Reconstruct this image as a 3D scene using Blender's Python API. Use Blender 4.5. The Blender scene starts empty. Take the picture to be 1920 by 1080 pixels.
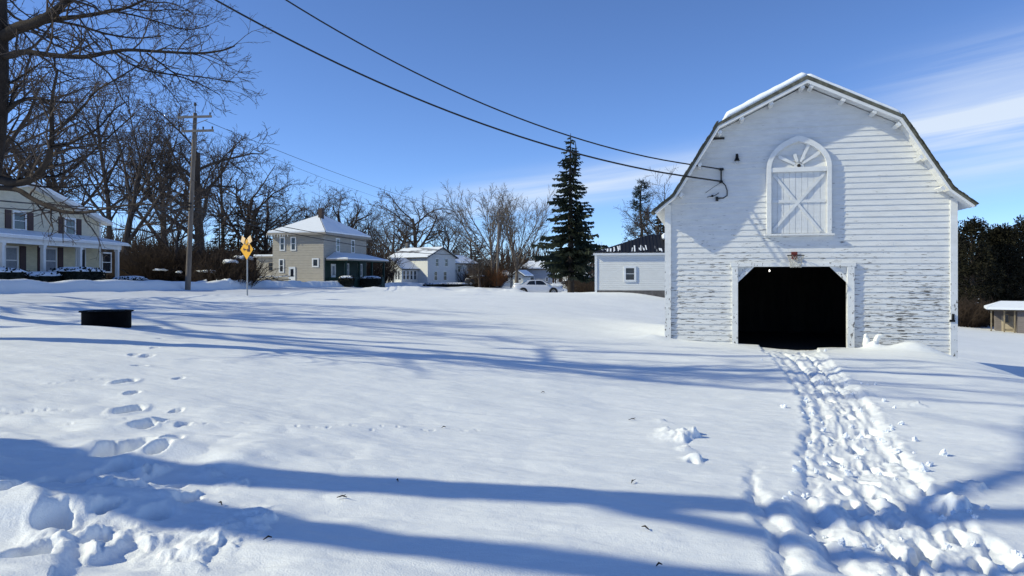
import bpy, math, random
import numpy as np
from mathutils import Matrix, Vector

# ------------------------------------------------------------------ basics
SC = bpy.context.scene
COL = SC.collection
PI = math.pi
R = math.radians
F = 1400.0            # focal length in pixels of a 1920 px wide picture
HY = 515.0            # row of the horizon
EYE = 1.6             # height of the lens over the snow it stands on
TRAVEL = (1.981, 0.176, -1.29)      # the way the sunlight travels


def P(px, py, d):
    """a point of the place at depth d, seen at (px, py)"""
    return ((px - 960) / F * d, d, EYE + (HY - py) / F * d)


def tag(o, label=None, cat=None, group=None, kind=None):
    if label: o['label'] = label
    if cat: o['category'] = cat
    if group: o['group'] = group
    if kind: o['kind'] = kind
    return o


def empty(name, loc=(0, 0, 0), rz=0.0, label=None, cat=None, group=None):
    o = bpy.data.objects.new(name, None)
    o.empty_display_size = 0.3
    COL.objects.link(o)
    o.location = loc
    o.rotation_euler = (0, 0, rz)
    return tag(o, label, cat, group)


def np_mesh(name, V, faces, mat, parent=None, smooth=False):
    """V (n,3); faces: list of int arrays (m,k)"""
    me = bpy.data.meshes.new(name)
    V = np.asarray(V, dtype=np.float32)
    me.vertices.add(len(V))
    me.vertices.foreach_set('co', V.ravel())
    faces = [np.asarray(f, dtype=np.int32) for f in faces if len(f)]
    nl = sum(f.size for f in faces)
    nf = sum(len(f) for f in faces)
    me.loops.add(nl)
    me.polygons.add(nf)
    me.loops.foreach_set('vertex_index', np.concatenate([f.ravel() for f in faces]))
    st, tot = [], []
    k = 0
    for f in faces:
        st.append(k + np.arange(len(f)) * f.shape[1]); tot.append(np.full(len(f), f.shape[1]))
        k += f.size
    me.polygons.foreach_set('loop_start', np.concatenate(st).astype(np.int32))
    me.polygons.foreach_set('loop_total', np.concatenate(tot).astype(np.int32))
    if smooth:
        me.polygons.foreach_set('use_smooth', np.ones(nf, dtype=bool))
    me.update(calc_edges=True)
    me.validate()
    if mat: me.materials.append(mat)
    o = bpy.data.objects.new(name, me)
    COL.objects.link(o)
    if parent: o.parent = parent
    return o


class MB:
    """collects simple shapes into one mesh"""
    def __init__(s): s.v = []; s.f = []; s.sm = []

    def add(s, vs, fs, smooth=False):
        b = len(s.v)
        s.v += [tuple(p) for p in vs]
        s.f += [tuple(i + b for i in f) for f in fs]
        s.sm += [smooth] * len(fs)
        return s

    def box(s, x0, x1, y0, y1, z0, z1):
        vs = [(x0, y0, z0), (x1, y0, z0), (x1, y1, z0), (x0, y1, z0), (x0, y0, z1), (x1, y0, z1), (x1, y1, z1), (x0, y1, z1)]
        return s.add(vs, [(0, 3, 2, 1), (4, 5, 6, 7), (0, 1, 5, 4), (1, 2, 6, 5), (2, 3, 7, 6), (3, 0, 4, 7)])

    def wbox(s, face, u0, u1, v0, v1, n0, n1):
        """box on a wall: face = (ox, oy, ux, uy); u along, v up, n outward"""
        ox, oy, ux, uy = face
        nx, ny = uy, -ux
        vs = []
        for v in (v0, v1):
            for (u, n) in ((u0, n1), (u1, n1), (u1, n0), (u0, n0)):
                vs.append((ox + ux * u + nx * n, oy + uy * u + ny * n, v))
        return s.add(vs, [(0, 3, 2, 1), (4, 5, 6, 7), (0, 1, 5, 4), (1, 2, 6, 5), (2, 3, 7, 6), (3, 0, 4, 7)])

    def bar(s, a, b, w, h, up=(0, 0, 1)):
        a = Vector(a); b = Vector(b); t = (b - a).normalized(); up = Vector(up)
        if abs(t.dot(up)) > .98: up = Vector((1, 0, 0))
        sd = t.cross(up).normalized(); up = sd.cross(t)
        vs = []
        for p in (a, b):
            for (i, j) in ((-1, -1), (1, -1), (1, 1), (-1, 1)):
                vs.append(p + sd * (i * w / 2) + up * (j * h / 2))
        return s.add(vs, [(0, 1, 2, 3), (7, 6, 5, 4), (0, 4, 5, 1), (1, 5, 6, 2), (2, 6, 7, 3), (3, 7, 4, 0)])

    def tube(s, pts, r, n=8, cap=True):
        pts = [Vector(p) for p in pts]
        if not hasattr(r, '__len__'): r = [r] * len(pts)
        vs = []; nrm = None
        for i, p in enumerate(pts):
            t = (pts[min(i + 1, len(pts) - 1)] - pts[max(i - 1, 0)]).normalized()
            if nrm is None:
                nrm = t.orthogonal().normalized()
            nrm = (nrm - t * nrm.dot(t)).normalized()
            bi = t.cross(nrm)
            for k in range(n):
                a = 2 * PI * k / n
                vs.append(p + (nrm * math.cos(a) + bi * math.sin(a)) * r[i])
        fs = []
        for i in range(len(pts) - 1):
            for k in range(n):
                fs.append((i * n + k, i * n + (k + 1) % n, (i + 1) * n + (k + 1) % n, (i + 1) * n + k))
        s.add(vs, fs, True)
        if cap:
            b = len(s.v) - len(vs)
            s.f.append(tuple(b + k for k in range(n))[::-1]); s.sm.append(False)
            e = b + (len(pts) - 1) * n
            s.f.append(tuple(e + k for k in range(n))); s.sm.append(False)
        return s

    def lathe(s, prof, n=24, c=(0, 0, 0), close=False):
        vs = []
        for (r, z) in prof:
            for k in range(n):
                a = 2 * PI * k / n
                vs.append((c[0] + r * math.cos(a), c[1] + r * math.sin(a), c[2] + z))
        m = len(prof); fs = []
        for i in range(m if close else m - 1):
            j = (i + 1) % m
            for k in range(n):
                fs.append((i * n + k, i * n + (k + 1) % n, j * n + (k + 1) % n, j * n + k))
        return s.add(vs, fs, False)

    def prism(s, poly, f0, f1):
        """poly: list of 2-D points; f0/f1 map them to 3-D (two ends)"""
        n = len(poly)
        vs = [f0(*p) for p in poly] + [f1(*p) for p in poly]
        fs = [tuple(range(n)), tuple(range(2 * n - 1, n - 1, -1))]
        for i in range(n):
            j = (i + 1) % n
            fs.append((j, i, n + i, n + j))
        return s.add(vs, fs)

    def build(s, name, mat, parent=None, bevel=0.0):
        me = bpy.data.meshes.new(name)
        me.from_pydata(s.v, [], s.f)
        me.polygons.foreach_set('use_smooth', s.sm)
        me.update()
        import bmesh
        bm = bmesh.new(); bm.from_mesh(me)
        bmesh.ops.recalc_face_normals(bm, faces=bm.faces)
        if bevel > 0:
            bmesh.ops.bevel(bm, geom=[e for e in bm.edges if len(e.link_faces) == 2 and e.calc_face_angle(0) > .6], offset=bevel, segments=1, affect='EDGES', clamp_overlap=True)
        bm.to_mesh(me); bm.free()
        if mat: me.materials.append(mat)
        o = bpy.data.objects.new(name, me)
        COL.objects.link(o)
        if parent: o.parent = parent
        return o


def copy_tree(o, parent=None):
    c = o.copy(); COL.objects.link(c)
    if parent: c.parent = parent
    for ch in list(o.children): copy_tree(ch, c)
    return c


# ------------------------------------------------------------------ noise (numpy)
def _hash(ix, iy, seed):
    h = (ix.astype(np.int64) * 374761393 + iy.astype(np.int64) * 668265263 + seed * 974634777) & 0xFFFFFFFF
    h = ((h ^ (h >> 13)) * 1274126177) & 0xFFFFFFFF
    return ((h ^ (h >> 16)) & 0xFFFFFF) / float(0x1000000)


def vnoise(x, y, seed=0):
    ix = np.floor(x); iy = np.floor(y)
    fx = x - ix; fy = y - iy
    fx = fx * fx * fx * (fx * (fx * 6 - 15) + 10); fy = fy * fy * fy * (fy * (fy * 6 - 15) + 10)
    a = _hash(ix, iy, seed); b = _hash(ix + 1, iy, seed); c = _hash(ix, iy + 1, seed); d = _hash(ix + 1, iy + 1, seed)
    return (a + (b - a) * fx) * (1 - fy) + (c + (d - c) * fx) * fy - 0.5


def fbm(x, y, o=3, seed=0):
    t = 0; a = 1.0
    for i in range(o):
        ca, sa = math.cos(.7 * i), math.sin(.7 * i)
        t = t + a * vnoise((x * ca - y * sa) * 2 ** i, (x * sa + y * ca) * 2 ** i, seed + i * 17)
        a *= .5
    return t


def sstep(a, b, x):
    t = np.clip((x - a) / (b - a), 0, 1)
    return t * t * (3 - 2 * t)


# ------------------------------------------------------------------ the lie of the land
CTRL = [(-3, 1, .12), (0, 0, 0), (0, 4, 0), (-4, 6, .2), (4, 6, -.2), (-8, 9, .42), (-8.95, 16.5, .43), (-3, 12, .17),
        (2.3, 11.7, -.2), (4.66, 22.4, -.36), (8.2, 21.2, -.52), (12.0, 20.6, -.62), (0, 26, .02), (8, 25, -.3), (7.9, 50, .42),
        (2, 50, .3), (-4, 50, .3), (-13.5, 28.7, .68), (-13, 40, .45), (-12.8, 36, .5), (-17, 25, .95), (-17, 52, .42),
        (-21, 47, .75), (-22, 60, .75), (-20, 84, .45), (-10.8, 84, -.3), (-16, 137, -.3), (-28, 41, 1.0), (-28, 57, .93), (-40, 50, 1.1),
        (-27, 84, .55), (3.5, 71, -.3), (6, 76, -.15), (0, 120, -.5), (0, 200, 0), (-70, 200, 1.4), (70, 200, -2.5), (42.3, 65, -3.35), (34, 58, -3.1),
        (50, 82, -3.4), (14.6, 29.4, -1.8), (18.5, 28.8, -2.0), (16.2, 22.5, -2.1), (22, 40, -2.4), (14.4, 16, -2.0), (10.6, 15, -.52), (12.4, 18.6, -.85), (13.4, 19.8, -1.35),
        (9, 10, -.42), (12, 8, -.6), (0, -20, 0), (-22, -20, .9), (22, -20, -1.1), (-30, 10, 1.0), (30, 8, -2.0), (-60, 60, 1.4), (90, 60, -4.5), (60, 120, -3)]
_c = np.array(CTRL, dtype=float)


def _phi(r2):
    r = np.sqrt(r2 + 1.0)
    return r                                   # multiquadric, gentle


def _solve():
    n = len(_c)
    d2 = (_c[:, None, 0] - _c[None, :, 0]) ** 2 + (_c[:, None, 1] - _c[None, :, 1]) ** 2
    A = np.zeros((n + 3, n + 3))
    A[:n, :n] = _phi(d2) - np.eye(n) * 0.25
    A[:n, n] = 1; A[:n, n + 1] = _c[:, 0]; A[:n, n + 2] = _c[:, 1]
    A[n:, :n] = A[:n, n:].T
    return np.linalg.solve(A, np.concatenate([_c[:, 2], [0, 0, 0]]))


_w = _solve()


def base_z(x, y):
    x = np.atleast_1d(np.asarray(x, float)); y = np.atleast_1d(np.asarray(y, float))
    out = np.zeros_like(x)
    n = len(_c)
    for i in range(0, len(x), 60000):
        xs = x[i:i + 60000]; ys = y[i:i + 60000]
        r2 = (xs[:, None] - _c[None, :, 0]) ** 2 + (ys[:, None] - _c[None, :, 1]) ** 2
        out[i:i + 60000] = _phi(r2) @ _w[:n] + _w[n] + _w[n + 1] * xs + _w[n + 2] * ys
    rr = np.sqrt(x * x + y * y)
    k = sstep(170, 320, rr)
    return out * (1 - k) + (-1.0) * k


def gz(x, y): return float(base_z(x, y)[0])


def gp(px, py, dmax=140):
    """the ground point seen at a pixel"""
    d = np.linspace(2.2, dmax, 4000)
    x = (px - 960) / F * d
    z = EYE + (HY - py) / F * d
    g = base_z(x, d)
    i = np.argmax(z <= g)
    return float(x[i]), float(d[i])


# ------------------------------------------------------------------ materials
def new_mat(name):
    m = bpy.data.materials.new(name); m.use_nodes = True
    nt = m.node_tree; b = nt.nodes['Principled BSDF']
    return m, nt, b


def N(nt, t, **kw):
    n = nt.nodes.new(t)
    for k, v in kw.items():
        if k in n.inputs.keys(): n.inputs[k].default_value = v
        else: setattr(n, k, v)
    return n


def ramp(nt, pts):
    r = nt.nodes.new('ShaderNodeValToRGB')
    el = r.color_ramp.elements
    while len(el) < len(pts): el.new(.5)
    for e, (p, c) in zip(el, pts):
        e.position = p; e.color = (c[0], c[1], c[2], 1) if hasattr(c, '__len__') else (c, c, c, 1)
    return r


def coords(nt, scale=(1, 1, 1), rot=(0, 0, 0)):
    tc = nt.nodes.new('ShaderNodeTexCoord'); mp = nt.nodes.new('ShaderNodeMapping')
    mp.inputs['Scale'].default_value = scale; mp.inputs['Rotation'].default_value = rot
    nt.links.new(tc.outputs['Object'], mp.inputs['Vector'])
    return mp.outputs['Vector']


def simple(name, col, rough=.6, metal=0.0, var=.25, scale=3.0, bump=0.0, bscale=40, spec=None, stretch=(1, 1, 1)):
    """a colour with its own blotches and grain"""
    m, nt, b = new_mat(name)
    L = nt.links.new
    v = coords(nt, stretch)
    n = N(nt, 'ShaderNodeTexNoise', Scale=scale, Detail=6.0, Roughness=.65)
    L(v, n.inputs['Vector'])
    lo = [c * (1 - var) for c in col]; hi = [min(1, c * (1 + var)) for c in col]
    r = ramp(nt, [(.3, lo), (.7, hi)])
    L(n.outputs['Fac'], r.inputs['Fac']); L(r.outputs['Color'], b.inputs['Base Color'])
    b.inputs['Roughness'].default_value = rough; b.inputs['Metallic'].default_value = metal
    if spec is not None: b.inputs['Specular IOR Level'].default_value = spec
    if bump > 0:
        n2 = N(nt, 'ShaderNodeTexNoise', Scale=bscale, Detail=4.0)
        L(v, n2.inputs['Vector'])
        bp = N(nt, 'ShaderNodeBump', Strength=bump, Distance=.02)
        L(n2.outputs['Fac'], bp.inputs['Height']); L(bp.outputs['Normal'], b.inputs['Normal'])
    return m


def mat_snow():
    m, nt, b = new_mat('snow')
    L = nt.links.new
    v = coords(nt)
    n = N(nt, 'ShaderNodeTexNoise', Scale=.55, Detail=5.0); L(v, n.inputs['Vector'])
    r = ramp(nt, [(.3, (.84, .862, .87)), (.7, (.892, .91, .915))])
    L(n.outputs['Fac'], r.inputs['Fac']); L(r.outputs['Color'], b.inputs['Base Color'])
    b.inputs['Roughness'].default_value = .62
    b.inputs['Specular IOR Level'].default_value = .25
    vs = coords(nt, (.8, 1.6, 1.0))
    n1 = N(nt, 'ShaderNodeTexNoise', Scale=5.0, Detail=5.0, Roughness=.55); L(vs, n1.inputs['Vector'])
    n2 = N(nt, 'ShaderNodeTexNoise', Scale=95.0, Detail=3.0); L(v, n2.inputs['Vector'])
    mx = N(nt, 'ShaderNodeMath', operation='MULTIPLY_ADD'); mx.inputs[1].default_value = .20
    L(n2.outputs['Fac'], mx.inputs[0]); L(n1.outputs['Fac'], mx.inputs[2])
    bp = N(nt, 'ShaderNodeBump', Strength=.45, Distance=.05)
    L(mx.outputs[0], bp.inputs['Height']); L(bp.outputs['Normal'], b.inputs['Normal'])
    return m


def mat_barn_paint(name, peel=.5, base=(.76, .765, .76), stretch=(1.1, 1.1, 12)):
    """white paint weathered down to grey wood in flakes along the boards"""
    m, nt, b = new_mat(name)
    L = nt.links.new
    v = coords(nt)
    vs = coords(nt, stretch)
    flake = N(nt, 'ShaderNodeTexNoise', Scale=3.0, Detail=5.0, Roughness=.62); L(vs, flake.inputs['Vector'])
    zone = N(nt, 'ShaderNodeTexNoise', Scale=.62, Detail=3.0); L(v, zone.inputs['Vector'])
    # more bare wood low down on the wall and in a band over the doorway
    sep = N(nt, 'ShaderNodeSeparateXYZ'); L(v, sep.inputs[0])
    low = N(nt, 'ShaderNodeMapRange'); low.inputs['From Min'].default_value = 4.4; low.inputs['From Max'].default_value = 1.6
    low.inputs['To Min'].default_value = -.07; low.inputs['To Max'].default_value = .05
    L(sep.outputs['Z'], low.inputs['Value'])
    a = N(nt, 'ShaderNodeMath', operation='MULTIPLY_ADD'); a.inputs[1].default_value = .26
    L(zone.outputs['Fac'], a.inputs[0]); L(flake.outputs['Fac'], a.inputs[2])
    a2 = N(nt, 'ShaderNodeMath', operation='ADD'); L(a.outputs[0], a2.inputs[0]); L(low.outputs[0], a2.inputs[1])
    thr = N(nt, 'ShaderNodeMapRange'); thr.inputs['From Min'].default_value = .788 - .085 * peel; thr.inputs['From Max'].default_value = .825 - .085 * peel
    L(a2.outputs[0], thr.inputs['Value'])
    dirt = N(nt, 'ShaderNodeTexNoise', Scale=1.6, Detail=8.0, Roughness=.7); L(coords(nt, (1.2, 1.2, 4)), dirt.inputs['Vector'])
    pr = ramp(nt, [(.28, [c * .82 for c in base]), (.72, base)]); L(dirt.outputs['Fac'], pr.inputs['Fac'])
    grain = N(nt, 'ShaderNodeTexNoise', Scale=9.0, Detail=6.0); L(coords(nt, (1, 1, 12)), grain.inputs['Vector'])
    wr = ramp(nt, [(.3, (.035, .033, .032)), (.75, (.22, .205, .19))]); L(grain.outputs['Fac'], wr.inputs['Fac'])
    mix = N(nt, 'ShaderNodeMix', data_type='RGBA'); L(thr.outputs[0], mix.inputs['Factor'])
    L(pr.outputs['Color'], mix.inputs['A']); L(wr.outputs['Color'], mix.inputs['B'])
    L(mix.outputs['Result'], b.inputs['Base Color'])
    b.inputs['Roughness'].default_value = .7; b.inputs['Specular IOR Level'].default_value = .2
    bp = N(nt, 'ShaderNodeBump', Strength=.35, Distance=.012); L(a2.outputs[0], bp.inputs['Height']); L(bp.outputs['Normal'], b.inputs['Normal'])
    return m


def mat_siding(name, col, pitch=.13, var=.12):
    m, nt, b = new_mat(name)
    L = nt.links.new
    v = coords(nt)
    sep = N(nt, 'ShaderNodeSeparateXYZ'); L(v, sep.inputs[0])
    mm = N(nt, 'ShaderNodeMath', operation='DIVIDE'); mm.inputs[1].default_value = pitch; L(sep.outputs['Z'], mm.inputs[0])
    fr = N(nt, 'ShaderNodeMath', operation='FRACT'); L(mm.outputs[0], fr.inputs[0])
    bp = N(nt, 'ShaderNodeBump', Strength=1.0, Distance=.06, invert=True); L(fr.outputs[0], bp.inputs['Height']); L(bp.outputs['Normal'], b.inputs['Normal'])
    n = N(nt, 'ShaderNodeTexNoise', Scale=1.7, Detail=7.0, Roughness=.7); L(coords(nt, (1, 1, 3)), n.inputs['Vector'])
    r = ramp(nt, [(.3, [c * (1 - var) for c in col]), (.7, [c * (1 + var) for c in col])])
    L(n.outputs['Fac'], r.inputs['Fac']); L(r.outputs['Color'], b.inputs['Base Color'])
    b.inputs['Roughness'].default_value = .65; b.inputs['Specular IOR Level'].default_value = .25
    return m


def mat_glass(name, col=(.02, .025, .035)):
    m, nt, b = new_mat(name)
    n = N(nt, 'ShaderNodeTexNoise', Scale=2.0, Detail=2.0); nt.links.new(coords(nt), n.inputs['Vector'])
    r = ramp(nt, [(.3, [c * .6 for c in col]), (.7, [c * 1.6 for c in col])]); nt.links.new(n.outputs['Fac'], r.inputs['Fac']); nt.links.new(r.outputs['Color'], b.inputs['Base Color'])
    b.inputs['Roughness'].default_value = .08
    return m


def mat_foliage(name, lo, hi, rough=.7):
    m, nt, b = new_mat(name)
    L = nt.links.new
    n = N(nt, 'ShaderNodeTexNoise', Scale=.9, Detail=6.0, Roughness=.7); L(coords(nt), n.inputs['Vector'])
    r = ramp(nt, [(.32, lo), (.68, hi)]); L(n.outputs['Fac'], r.inputs['Fac']); L(r.outputs['Color'], b.inputs['Base Color'])
    b.inputs['Roughness'].default_value = rough; b.inputs['Specular IOR Level'].default_value = .12
    return m


def mat_patch_snow_roof(name, dark=(.035, .035, .04), axis=0, scale=2.2, bias=.5, stretch=(1, .25, .25)):
    """a dark roof that the wind left partly white"""
    m, nt, b = new_mat(name)
    L = nt.links.new
    n = N(nt, 'ShaderNodeTexNoise', Scale=scale, Detail=5.0, Roughness=.6); L(coords(nt, stretch), n.inputs['Vector'])
    r = ramp(nt, [(bias - .04, dark), (bias + .05, (.82, .86, .92))]); L(n.outputs['Fac'], r.inputs['Fac']); L(r.outputs['Color'], b.inputs['Base Color'])
    b.inputs['Roughness'].default_value = .6; b.inputs['Specular IOR Level'].default_value = .2
    return m


M = {}
M['snow'] = mat_snow()
M['roof_snow'] = simple('roof_snow', (.85, .885, .93), .6, var=.04, bump=.3, bscale=9, spec=.2)
M['barn'] = mat_barn_paint('weathered_white_clapboard')
M['barn_trim'] = mat_barn_paint('weathered_white_trim', .05, (.79, .795, .785), (5, 5, 3))
M['hay_door'] = mat_barn_paint('painted_door_boards', .0, (.74, .75, .75), (12, 12, 1.0))
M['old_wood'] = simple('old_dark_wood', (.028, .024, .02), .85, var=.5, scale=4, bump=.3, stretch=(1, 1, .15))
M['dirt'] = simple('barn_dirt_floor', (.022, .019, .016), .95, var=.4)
M['moss_roof'] = simple('mossy_shingle', (.10, .10, .078), .95, var=.55, scale=6, bump=.9, bscale=14)
M['metal_dark'] = simple('dark_iron', (.012, .012, .013), .45, .6, var=.4, scale=9, bump=.2)
M['black_steel'] = simple('sooted_steel', (.0025, .0025, .003), .8, .0, var=.5, scale=5, bump=.2, bscale=20, spec=.08)
M['red_iron'] = simple('rusted_red_paint', (.16, .03, .02), .7, .1, var=.5, scale=30)
M['net'] = simple('worn_white_cord', (.42, .41, .37), .9, var=.3, scale=30)
M['cable'] = simple('black_cable', (.012, .012, .014), .6, var=.3)
M['pole_wood'] = simple('weathered_pole_wood', (.165, .135, .11), .9, var=.4, scale=5, bump=.5, stretch=(1, 1, .12))
M['arm_wood'] = simple('grey_crossarm_wood', (.22, .19, .16), .9, var=.3, scale=6)
M['insul'] = simple('brown_glazed_porcelain', (.03, .025, .022), .3, var=.3)
M['bark'] = simple('grey_brown_bark', (.082, .065, .054), .95, var=.5, scale=4, bump=.8, bscale=18, spec=.1, stretch=(1, 1, .3))
M['twig'] = simple('brown_twigs', (.092, .074, .064), .95, var=.4, scale=1.2, spec=.1)
M['bark_pale'] = simple('pale_grey_bark', (.17, .14, .115), .95, var=.35, scale=2, spec=.1)
M['bark_dark'] = simple('dark_bark', (.05, .041, .035), .95, var=.4, scale=3, bump=.6, spec=.1)
M['brush'] = simple('dry_brown_brush', (.06, .043, .032), .95, var=.5, scale=.8, spec=.1)
M['rust_leaf'] = simple('dry_rust_leaves', (.22, .10, .045), .9, var=.5, scale=1.5, spec=.1)
M['spruce'] = mat_foliage('spruce_needles', (.018, .027, .019), (.062, .075, .052))
M['pine'] = mat_foliage('pine_needles', (.016, .023, .018), (.04, .055, .045))
M['cedar'] = mat_foliage('dark_winter_evergreen', (.008, .008, .005), (.030, .028, .015))
M['hedge'] = mat_foliage('dark_yew', (.008, .009, .008), (.025, .028, .02))
M['cream'] = mat_siding('cream_clapboard', (.70, .63, .48))
M['cream_porch'] = mat_siding('yellow_porch_wall', (.64, .57, .38))
M['tan'] = mat_siding('tan_clapboard', (.38, .35, .30), .29)
M['tan_trim'] = simple('grey_eave_boards', (.30, .27, .23), .7, var=.15)
M['green'] = mat_siding('dark_green_boards', (.018, .045, .035), .2)
M['white_siding'] = mat_siding('white_clapboard', (.70, .71, .70), .14, .06)
M['grey_siding'] = mat_siding('grey_clapboard', (.48, .50, .54), .15, .08)
M['white'] = simple('white_house_paint', (.76, .77, .77), .5, var=.06)
M['shutter'] = simple('dark_red_shutter', (.042, .014, .014), .6, var=.25)
M['dark_door'] = simple('dark_door_paint', (.02, .024, .028), .5, var=.3)
M['glass'] = mat_glass('window_glass')
M['blind'] = simple('window_blind', (.20, .22, .26), .4, var=.2, scale=5)
M['shingle'] = simple('dark_shingle', (.05, .047, .048), .9, var=.3, scale=8)
M['brick'] = simple('dark_chimney_brick', (.075, .05, .042), .9, var=.4, scale=8)
M['stone'] = simple('grey_foundation', (.12, .11, .105), .9, var=.4, scale=3)
M['garage_roof'] = mat_patch_snow_roof('ribbed_metal_roof_with_snow', (.016, .017, .022), bias=.66, scale=1.1, stretch=(2.6, .28, .28))
M['patch_roof'] = mat_patch_snow_roof('patchy_snowy_shingles', (.10, .095, .10), bias=.40, scale=.7, stretch=(.28, 1.2, 1.8))
M['yellow'] = simple('warning_yellow', (.80, .40, .012), .4, var=.06)
M['flag'] = simple('faded_orange_flag', (.78, .55, .30), .7, var=.2, scale=12)
M['symbol'] = simple('dark_sign_print', (.07, .02, .01), .5, var=.2)
M['galv'] = simple('galvanised_steel', (.24, .26, .29), .5, .5, var=.2)
M['car_paint'] = simple('white_car_paint', (.68, .69, .72), .28, .1, var=.05)
M['car_dark'] = simple('dark_car_paint', (.03, .033, .04), .3, .2, var=.2)
M['car_glass'] = mat_glass('car_glass', (.012, .015, .02))
M['rubber'] = simple('tyre_rubber', (.012, .012, .012), .85, var=.3)
M['alloy'] = simple('wheel_alloy', (.38, .38, .39), .4, .7, var=.2)
M['lens'] = simple('lamp_lens', (.5, .5, .5), .15, var=.2)
M['red_lens'] = simple('tail_lens', (.25, .02, .015), .2, var=.2)
M['shed_grey'] = mat_siding('grey_shed_boards', (.20, .175, .165), .16)
M['shed_wood'] = simple('bare_post_wood', (.24, .19, .12), .85, var=.3, scale=5)
M['shed_tan'] = mat_siding('tan_shed_panel', (.45, .38, .28), .2)
M['plastic'] = simple('white_snowy_lump', (.86, .86, .82), .6, var=.05, bump=.3, bscale=20)


def bulb_mat():
    m, nt, b = new_mat('lit_bulb')
    b.inputs['Emission Color'].default_value = (1, .95, .85, 1)
    b.inputs['Emission Strength'].default_value = 2.5
    return m


M['bulb'] = bulb_mat()

# ------------------------------------------------------------------ snow surface
def seg_dist(x, y, poly):
    """distance to a polyline and signed side; vectorised"""
    best = np.full(x.shape, 1e9); side = np.zeros(x.shape); tt = np.zeros(x.shape)
    n = len(poly) - 1
    for i in range(n):
        ax, ay = poly[i]; bx, by = poly[i + 1]
        dx, dy = bx - ax, by - ay
        l2 = dx * dx + dy * dy + 1e-9
        t = np.clip(((x - ax) * dx + (y - ay) * dy) / l2, 0, 1)
        d = np.hypot(x - (ax + t * dx), y - (ay + t * dy))
        s = np.sign((x - ax) * dy - (y - ay) * dx)
        k = d < best
        best[k] = d[k]; side[k] = s[k]; tt[k] = (i + t[k]) / n
    return best, side, tt


TRACK_L = [gp(*p) for p in [(1432, 655), (1478, 700), (1512, 750), (1522, 800), (1508, 850), (1520, 905), (1548, 960), (1590, 1020), (1640, 1079)]]
TRACK_C = [gp(*p) for p in [(1468, 656), (1522, 705), (1566, 765), (1590, 830), (1612, 895), (1640, 960), (1690, 1030), (1720, 1079)]]
TRACK_C2 = [gp(*p) for p in [(1500, 656), (1556, 705), (1604, 765), (1640, 835), (1680, 905), (1730, 975), (1790, 1040), (1820, 1079)]]
TRACK_R = [gp(*p) for p in [(1538, 658), (1592, 710), (1646, 765), (1672, 815), (1700, 870), (1740, 925), (1800, 975), (1850, 1020), (1905, 1079)]]
RUT_A = [gp(*p) for p in [(1424, 848), (1410, 890), (1420, 935), (1446, 985), (1468, 1040), (1478, 1079)]]
RUT_B = [gp(*p) for p in [(1508, 880), (1512, 930), (1530, 985), (1560, 1035), (1594, 1079)]]
RUT_C = [gp(*p) for p in [(1660, 790), (1684, 848), (1708, 890), (1742, 932)]]
RUT_D = [gp(*p) for p in [(1776, 955), (1816, 992), (1856, 1026), (1905, 1079)]]
LEDGE = [gp(*p) for p in [(0, 912), (40, 940), (62, 955), (78, 985), (100, 1005), (112, 1040), (100, 1079)]]
_rng = np.random.RandomState(11)


def lerp_poly(poly, t):
    f = t * (len(poly) - 1); i = min(int(f), len(poly) - 2); u = f - i
    return (poly[i][0] * (1 - u) + poly[i + 1][0] * u, poly[i][1] * (1 - u) + poly[i + 1][1] * u)


# footprints: x, y, angle, half length, half width, depth
PRINTS = []
for (pl, n, s) in ((TRACK_C, 26, 1), (TRACK_C2, 20, 1)):
    for k in range(n):
        t = (k + .3 + .4 * _rng.rand()) / n
        a = lerp_poly(pl, t); b = lerp_poly(pl, min(1, t + .04))
        ang = math.atan2(b[1] - a[1], b[0] - a[0]) + _rng.randn() * .2
        off = (.13 if k % 2 else -.13) + _rng.randn() * .07
        PRINTS.append((a[0] - math.sin(ang) * off, a[1] + math.cos(ang) * off, ang, .14 * s + .03 * _rng.rand(), .06, .05 + .06 * _rng.rand()))
for (px, py, hl, hw, dp) in [(240, 768, .19, .09, .24), (234, 718, .18, .09, .22), (200, 960, .10, .07, .13), (232, 845, .30, .17, .20), (278, 886, .05, .04, .06),
                             (262, 690, .13, .08, .06), (275, 670, .13, .08, .05), (310, 792, .12, .08, .05), (345, 800, .10, .06, .03), (335, 712, .10, .06, .04),
                             (80, 912, .14, .06, .08), (30, 945, .15, .08, .10), (330, 905, .10, .06, .04), (290, 655, .1, .06, .03),
                             (285, 905, .10, .06, .05), (140, 930, .12, .05, .05), (1300, 868, .1, .05, .04), (250, 742, .12, .07, .08), (268, 805, .15, .09, .13), (330, 770, .09, .06, .05), (322, 830, .12, .07, .07), (300, 850, .14, .08, .10), (225, 875, .16, .10, .13), (160, 900, .15, .09, .12), (100, 985, .16, .09, .14), (60, 1040, .18, .10, .14), (180, 1010, .12, .07, .08), (350, 935, .12, .07, .07), (290, 960, .13, .08, .09), (252, 668, .11, .07, .06), (300, 640, .1, .06, .05)]:
    x, y = gp(px, py)
    PRINTS.append((x, y, 1.45 + _rng.randn() * .12, hl, hw, dp))
# small animal tracks: two dotted lines that cross the lawn
for (a, b, n) in (((0, 770), (130, 770), 9), ((130, 795), (460, 800), 10), ((20, 728), (220, 712), 9), ((560, 805), (900, 800), 14), ):
    for k in range(n):
        t = k / (n - 1.0)
        x, y = gp(a[0] + (b[0] - a[0]) * t + _rng.randn() * 4, a[1] + (b[1] - a[1]) * t + _rng.randn() * 2)
        PRINTS.append((x, y, _rng.rand() * 3, .045, .022, .010))
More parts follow.
